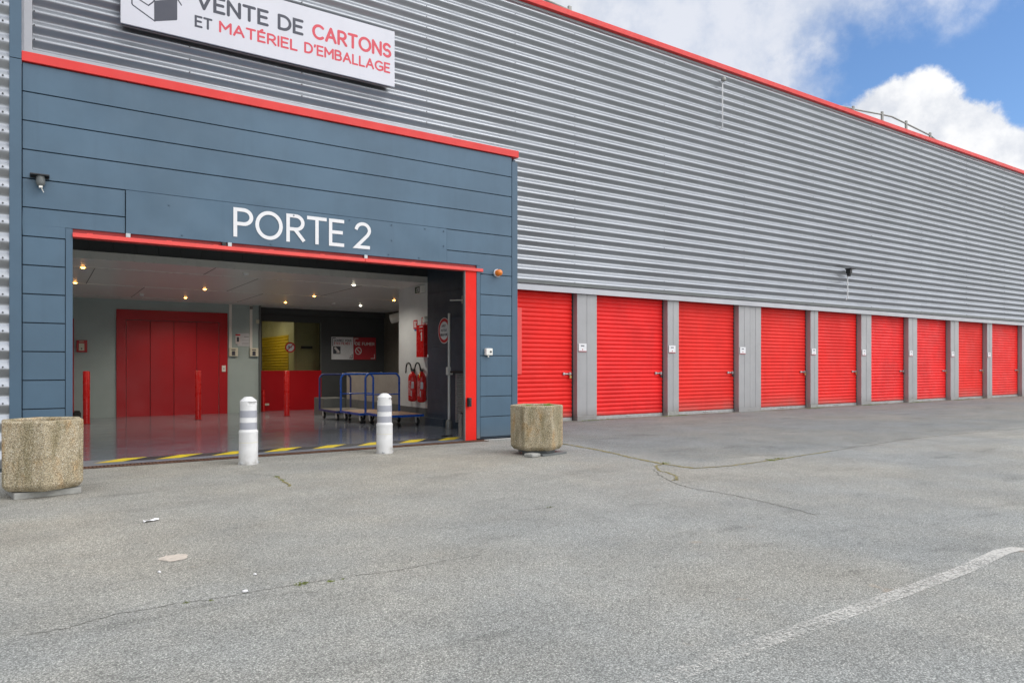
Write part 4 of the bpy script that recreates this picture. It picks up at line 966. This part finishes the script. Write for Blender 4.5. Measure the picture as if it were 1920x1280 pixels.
wsign(13.65, 2.06, 'left small red extinguisher sign with blue foot', True); wsign(13.27, 2.10, 'small red extinguisher sign just above the fire cabinet', False)
e = empty('siren', (XW, 13.03, 2.13), 'grey white alarm siren above the fire cabinet', 'siren')
mb = MB(); mb.lathe([(.055, XW - .13), (.075, XW - .11), (.075, XW - .03), (.05, XW - .002)], (0, 13.02, 2.13), 20, 'x'); mb.build('body', M['offwhite'], e)
e = empty('exit_sign', (XW, 13.4, 2.75), 'small dark green running man exit sign under the ceiling', 'sign')
mb = MB(); mb.box(XW - .07, XW - .002, 13.20, 13.56, 2.70, 2.85); mb.build('housing', M['offwhite'], e, .006)
mb = MB(); mb.box(XW - .074, XW - .071, 13.32, 13.54, 2.71, 2.84); mb.build('green_face', M['exitgreen'], e)
mb = MB(); q = XW - .0765
for a in ([(.05, .10), (.04, .06), (.06, .03), (.05, .0)], [(.04, .06), (.02, .03), (.0, .02)], [(.07, .08), (.03, .085), (.01, .065)]):
    stroke(mb, a, .008, lambda p, dp: (q - dp, 13.47 - p[0], 2.72 + p[1]), 0, True)
mb.box(q, q + .001, 13.34, 13.37, 2.73, 2.82); mb.build('running_man', M['white'], e)
e = empty('manual_call_point', (XW - .03, 12.885, 1.39), 'small dark red break glass call point at the end of the pale wall', 'alarm')
mb = MB(); mb.box(XW - .10, XW + .02, 12.84, 12.898, 1.34, 1.45); mb.build('box', M['signred'], e, .006)
mb = MB(); mb.box(XW - .115, XW - .101, 12.85, 12.89, 1.37, 1.42); mb.build('glass', M['white'], e)
e = empty('camera', (8.8, 18.4, 2.6), 'off white cylindrical camera jutting out of the dark recess', 'camera')
mb = MB(); mb.tube([(8.35, 18.75, 2.52), (8.80, 18.40, 2.66)], .13, 16); mb.build('body', M['offwhite'], e)
mb = MB(); mb.tube([(8.80, 18.40, 2.66), (9.05, 18.3, 2.72), (9.24, 18.3, 2.72)], .03, 8); mb.build('arm', M['skirt'], e)
# things on the dark blue board wall
XB = 6.545
e = empty('round_sign', (XB, 12.4, 1.88), 'round white sign with red ring reading ARRET MOTEUR OBLIGATOIRE', 'sign')
def xdisc(mb, y, z, r, x, n=36): mb.add([(x, y + r * math.cos(6.2832 * i / n), z + r * math.sin(6.2832 * i / n)) for i in range(n)], [tuple(range(n))])
mb = MB(); xdisc(mb, 12.17, 1.875, .252, XB - .008); mb.build('rim', M['white'], e)
mb = MB(); xdisc(mb, 12.17, 1.875, .238, XB - .010); mb.build('red_ring', M['signred'], e)
mb = MB(); xdisc(mb, 12.17, 1.875, .178, XB - .012); mb.build('white_disc', M['white'], e)
mb = MB()
text(mb, 'ARRÊT', (XB - .0125, 12.265, 1.945), U, UZ, NX, .042, weight=.2, width=.17, rnd=False)
text(mb, 'MOTEUR', (XB - .0125, 12.285, 1.86), U, UZ, NX, .042, weight=.2, width=.22, rnd=False)
text(mb, 'OBLIGATOIRE', (XB - .0125, 12.315, 1.775), U, UZ, NX, .042, weight=.2, width=.29, rnd=False); mb.build('lettering', M['ink'], e)
e = empty('drain_pipe', (6.5, 11.87, 0), 'pale vertical pipe with rounded foot on the dark board wall', 'pipe')
mb = MB(); mb.tube([(6.48, 11.87, .05), (6.48, 11.87, 2.19)], .024, 10); mb.build('pipe', M['offwhite'], e)
mb = MB(); mb.box(6.43, 6.54, 11.83, 11.91, 1.02, 1.17); mb.build('clamp', M['offwhite'], e, .01)
mb = MB(); mb.lathe([(.06, 0.008), (.06, .12), (.045, .16), (.024, .18)], (6.47, 11.86, 0), 16); mb.build('foot', M['louvre'], e)
e = empty('shutter_box', (6.4, 11.9, 1.1), 'dark wall cabinet behind the red door jamb', 'cabinet')
mb = MB(); mb.box(6.44, 6.54, 11.0, 11.735, 1.10, 2.10); mb.build('body', M['nightblue'], e, .01)
mb = MB(); mb.box(6.43, 6.54, 11.0, 11.74, 1.06, 1.098); mb.build('base_plate', M['black'], e)
e = empty('wall_louvre', (6.5, 11.6, .14), 'grey slatted metal louvre low on the wall behind the red jamb', 'louvre')
mb = MB()
for k in range(20): mb.box(6.49, 6.54, 11.16, 11.58, .17 + k * .044, .195 + k * .044)
mb.build('slats', M['louvre'], e, .003)
mb = MB(); mb.box(6.485, 6.542, 11.58, 11.64, .14, 1.055); mb.box(6.485, 6.542, 11.10, 11.16, .14, 1.055); mb.box(6.525, 6.543, 11.16, 11.58, .14, 1.055); mb.build('frame', M['steel'], e, .003)
e = empty('arm_bracket', (6.0, 10.9, 2.2), 'short pale steel door arm high inside the doorway', 'bracket')
mb = MB(); mb.tube([(6.30, 11.50, 2.40), (6.45, 11.2, 2.39)], .014, 8); mb.build('rod', M['offwhite'], e)
mb = MB(); mb.box(6.42, 6.53, 11.0, 11.3, 2.33, 2.47); mb.build('block', M['louvre'], e, .005)
e = empty('guide_post', (5.86, 10.2, 0), 'short steel guide post with black rubber top at the red jamb', 'post')
mb = MB(); mb.box(5.775, 5.80, 10.16, 10.26, .012, .40); mb.box(5.875, 5.90, 10.16, 10.26, .012, .40); mb.box(5.755, 5.915, 10.14, 10.28, .012, .03); mb.box(5.80, 5.875, 10.22, 10.24, .03, .25); mb.build('frame', M['steel'], e, .003)
mb = MB(); mb.box(5.803, 5.872, 10.17, 10.25, .20, .42); mb.build('buffer', M['rubber'], e, .012)
mb = MB(); mb.box(5.60, 5.80, 10.50, 10.54, .012, .03); tag(mb.build('floor_stop', M['black'], None, .003), 'small black stop on the floor left of the guide post', 'door stop')

# ------------------------------------------------------------ trolleys
def trolley(y0, lab, fm, pm, mid, x0=5.66, w=.80, L=1.15, name='platform_trolley'):
    e = empty(name, (x0 + w / 2, y0 + L / 2, 0), lab, 'trolley', 'platform trolleys parked along the low wall')
    x1 = x0 + w; y1 = y0 + L
    zf = .0 - max(0, y0 + L / 2 - 13) * .0164
    mb = MB(); mb.box(x0 + .012, x1 - .012, y0 + .012, y1 - .012, .222 + zf, .238 + zf); mb.build('deck', pm, e)
    mb = MB(); mb.box(x0, x1, y0, y0 + .035, .19 + zf, .235 + zf); mb.box(x0, x1, y1 - .035, y1, .19 + zf, .235 + zf); mb.box(x0, x0 + .035, y0 + .036, y1 - .036, .19 + zf, .235 + zf); mb.box(x1 - .035, x1, y0 + .036, y1 - .036, .19 + zf, .235 + zf); mb.build('chassis', fm, e, .004)
    zt = 1.035 + zf; c = .09
    mb = MB(); yy = y1 - .015
    mb.tube([(x0 + .02, yy, .19 + zf), (x0 + .02, yy, zt - c), (x0 + .04, yy, zt - c * .55), (x0 + .02 + c * .6, yy, zt - .012), (x0 + .02 + c, yy, zt), (x1 - .02 - c, yy, zt), (x1 - .02 - c * .6, yy, zt - .012), (x1 - .04, yy, zt - c * .55), (x1 - .02, yy, zt - c), (x1 - .02, yy, .19 + zf)], .0225, 10)
    if mid: mb.tube([(x0 + .02, yy, .60 + zf), (x1 - .02, yy, .60 + zf)], .013, 8)
    mb.build('handle', fm, e)
    for ix, cx in enumerate((x0 + .09, x1 - .09)):
        for iy, cy in enumerate((y0 + .12, y1 - .14)):
            zb = .006 + zf
            mb = MB(); mb.lathe([(.035, cx - .02), (.062, cx - .02), (.077, cx - .012), (.077, cx + .012), (.062, cx + .02), (.035, cx + .02)], (0, cy, zb + .078), 20, 'x'); wh = mb.build('wheel', M['rubber'], e)
            mb = MB(); mb.lathe([(.034, cx - .024), (.034, cx + .024)], (0, cy, zb + .078), 14, 'x'); mb.build('hub', M['louvre'], wh)
            mb = MB()
            for s in (-1, 1):
                mb.add([(cx + s * .034, cy - .03, zb + .17), (cx + s * .034, cy + .06, zb + .17), (cx + s * .034, cy + .018, zb + .06), (cx + s * .034, cy - .018, zb + .06),
                        (cx + s * .030, cy - .03, zb + .17), (cx + s * .030, cy + .06, zb + .17), (cx + s * .030, cy + .018, zb + .06), (cx + s * .030, cy - .018, zb + .06)],
                       [(0, 1, 2, 3), (7, 6, 5, 4), (0, 4, 5, 1), (1, 5, 6, 2), (2, 6, 7, 3), (3, 7, 4, 0)])
            mb.box(cx - .034, cx + .034, cy - .03, cy + .06, zb + .17, zb + .178); mb.build('fork', M['offwhite'], e)
trolley(12.78, 'blue platform trolley nearest the doorway, its deck end showing', M['trolley'], M['ply'], True, x0=5.61)
trolley(14.0, 'middle blue platform trolley behind the nearest one', M['trolley'], M['ply'], True, x0=5.53)
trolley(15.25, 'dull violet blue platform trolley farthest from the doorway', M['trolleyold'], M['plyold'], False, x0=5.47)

# ------------------------------------------------------------ bollards
def bollard(x, y, rot, lab):
    e = empty('white_bollard', (x, y, 0), lab, 'bollard', 'white plastic bollards before the doorway')
    def rad(a, h):
        a = (a - rot + math.pi / 2) % math.pi - math.pi / 2   # two slots, opposite
        if .722 < h < .760 and abs(a) < .62: return .70
        return 1
    prof = [(.118, 0), (.118, .012), (.112, .03), (.110, .36), (.112, .385), (.112, .40), (.104, .412), (.1, .42), (.098, .712), (.098, .718), (.0985, .7215), (.0985, .7225), (.0985, .741), (.0985, .7595), (.0985, .7605), (.099, .768), (.090, .778), (.062, .803), (.045, .815), (.02, .82)]
    mb = MB(); mb.lathe(prof, (x, y, 0), 48, rad=rad); mb.build('body', M['plastic'], e)
    for z0 in (.425, .575 - .005):
        mb = MB(); mb.lathe([(.1008, z0), (.1008, z0 + .083)], (x, y, 0), 48, capb=False, capt=False); mb.build('reflective_band', M['band'], e)
    mb = MB(); mb.lathe([(.1115, .262), (.1125, .266), (.1115, .270)], (x, y, 0), 48, capb=False, capt=False); mb.build('seam_ring', M['beige'], e)
    for a in (0.6, 2.7, 4.8):
        mb = MB(); a2 = a + rot; mb.box(x + .115 * math.cos(a2) - .014, x + .115 * math.cos(a2) + .014, y + .115 * math.sin(a2) - .014, y + .115 * math.sin(a2) + .014, .012, .028); mb.build('bolt', M['steel'], e, .003)
bollard(2.13, 9.0, R(-62), 'white bollard with grey bands nearer the left planter')
bollard(3.95, 9.08, R(-36), 'white bollard with grey bands in front of the trolleys')

# ------------------------------------------------------------ planters
def planter(name, x, y, rot, h, lab, slab_fn, soil=.12):
    e = empty(name, (0, 0, 0), lab, 'planter', 'washed concrete planters beside the doorway')
    s = .36
    def hexa(r, k=6): return [(r * math.cos(math.pi / 3 * i), r * math.sin(math.pi / 3 * i)) for i in range(k)]
    z0 = .10; z1 = z0 + h
    rings = [(s * .86, .062), (s * .90, .075), (s, z0 + .012), (s * 1.0, z0 + .03), (s * 1.01, z1), (s * .80, z1), (s * .76, z1 - .2)]
    mb = MB(); vs = []
    for r, z in rings: vs += [(a, b, z) for a, b in hexa(r)]
    fs = []
    for i in range(len(rings) - 1):
        for k in range(6): fs.append((i * 6 + k, i * 6 + (k + 1) % 6, (i + 1) * 6 + (k + 1) % 6, (i + 1) * 6 + k))
    fs.append(tuple(reversed(range(6)))); fs.append(tuple(range(len(vs) - 6, len(vs))))
    mb.add(vs, fs); o = mb.build('tub', M['washed'], e)
    bv = o.modifiers.new('bevel', 'BEVEL'); bv.width = .018; bv.segments = 4; bv.limit_method = 'ANGLE'; bv.angle_limit = R(30)
    mb = MB(); rr = random.Random(2); n = 10
    mb.prism(hexa(s * .79), z1 - soil - .02, z1 - soil); mb.build('soil', M['soil'], e)
    e.location = (x, y, 0); e.rotation_euler = (0, 0, rot)
    return e
p1 = planter('concrete_planter', .03, 7.97, R(-90 + 2), .60, 'large empty looking washed concrete planter at the left edge on a slab', None, soil=.17)
p2 = planter('concrete_planter', 5.66, 7.88, R(-33.7 - 2 - 90 + 30 + 3), .565, 'washed concrete planter with green tufts right of the doorway', None, soil=.035)
mb = MB()
rnd = random.Random(21)
for (x, y, r, h, n) in ((-.16, -.02, .07, .05, 240), (.10, -.13, .08, .07, 260), (.05, .05, .14, .02, 160), (-.18, .06, .05, .04, 120)):
    for _ in range(n):
        a = rnd.uniform(0, 6.28); q = r * rnd.uniform(0, 1) ** .6; bx, by = x + q * math.cos(a), y + q * math.sin(a)
        hh = h * rnd.uniform(.4, 1.1) * (1.2 - q / r * .6); t2 = rnd.uniform(0, 6.28); w2 = .004
        lx, ly = rnd.uniform(-.6, .6) * hh, rnd.uniform(-.6, .6) * hh
        z = .10 + .565 - .035
        mb.add([(bx - w2 * math.cos(t2), by - w2 * math.sin(t2), z), (bx + w2 * math.cos(t2), by + w2 * math.sin(t2), z), (bx + lx, by + ly, z + hh)], [(0, 1, 2)])
mo = mb.build('moss_tuft', mat('bright_green_moss', (.20, .30, .03), .8, 0, .4, 30), None); mo.location = p2.location; tag(mo, 'bright green moss and seedlings growing in the right planter', 'plant')
mb = MB(); mb.prism([(.25 * math.cos(math.pi / 3 * i), .25 * math.sin(math.pi / 3 * i)) for i in range(6)], .029, .0615)
f = mb.build('foot', M['skirt'], None); f.parent = p2
mb = MB(); Mx = Matrix.Translation((.07, 7.97, 0)) @ Matrix.Rotation(R(9), 4, 'Z'); mb.box(-.29, .235, -.20, .26, 0, .058, Mx); tag(mb.build('paving_slab', M['slab'], None, .006), 'pale concrete slab under the left planter', 'slab')
mb = MB(); Mx = Matrix.Translation((5.68, 7.86, 0)) @ Matrix.Rotation(R(-80), 4, 'Z'); mb.box(-.12, .27, -.20, .27, 0, .028, Mx); tag(mb.build('base_plate', M['skirt'], None, .004), 'dark square plate under the right planter', 'slab')
mb = MB(); Mx = Matrix.Translation((5.42, 7.62, 0)) @ Matrix.Rotation(R(12), 4, 'Z'); mb.box(-.10, .07, -.07, .08, .0, .045, Mx); tag(mb.build('wedge_stone', M['slab'], None, .012), 'broken pale stone wedged under the front of the right planter', 'stone')
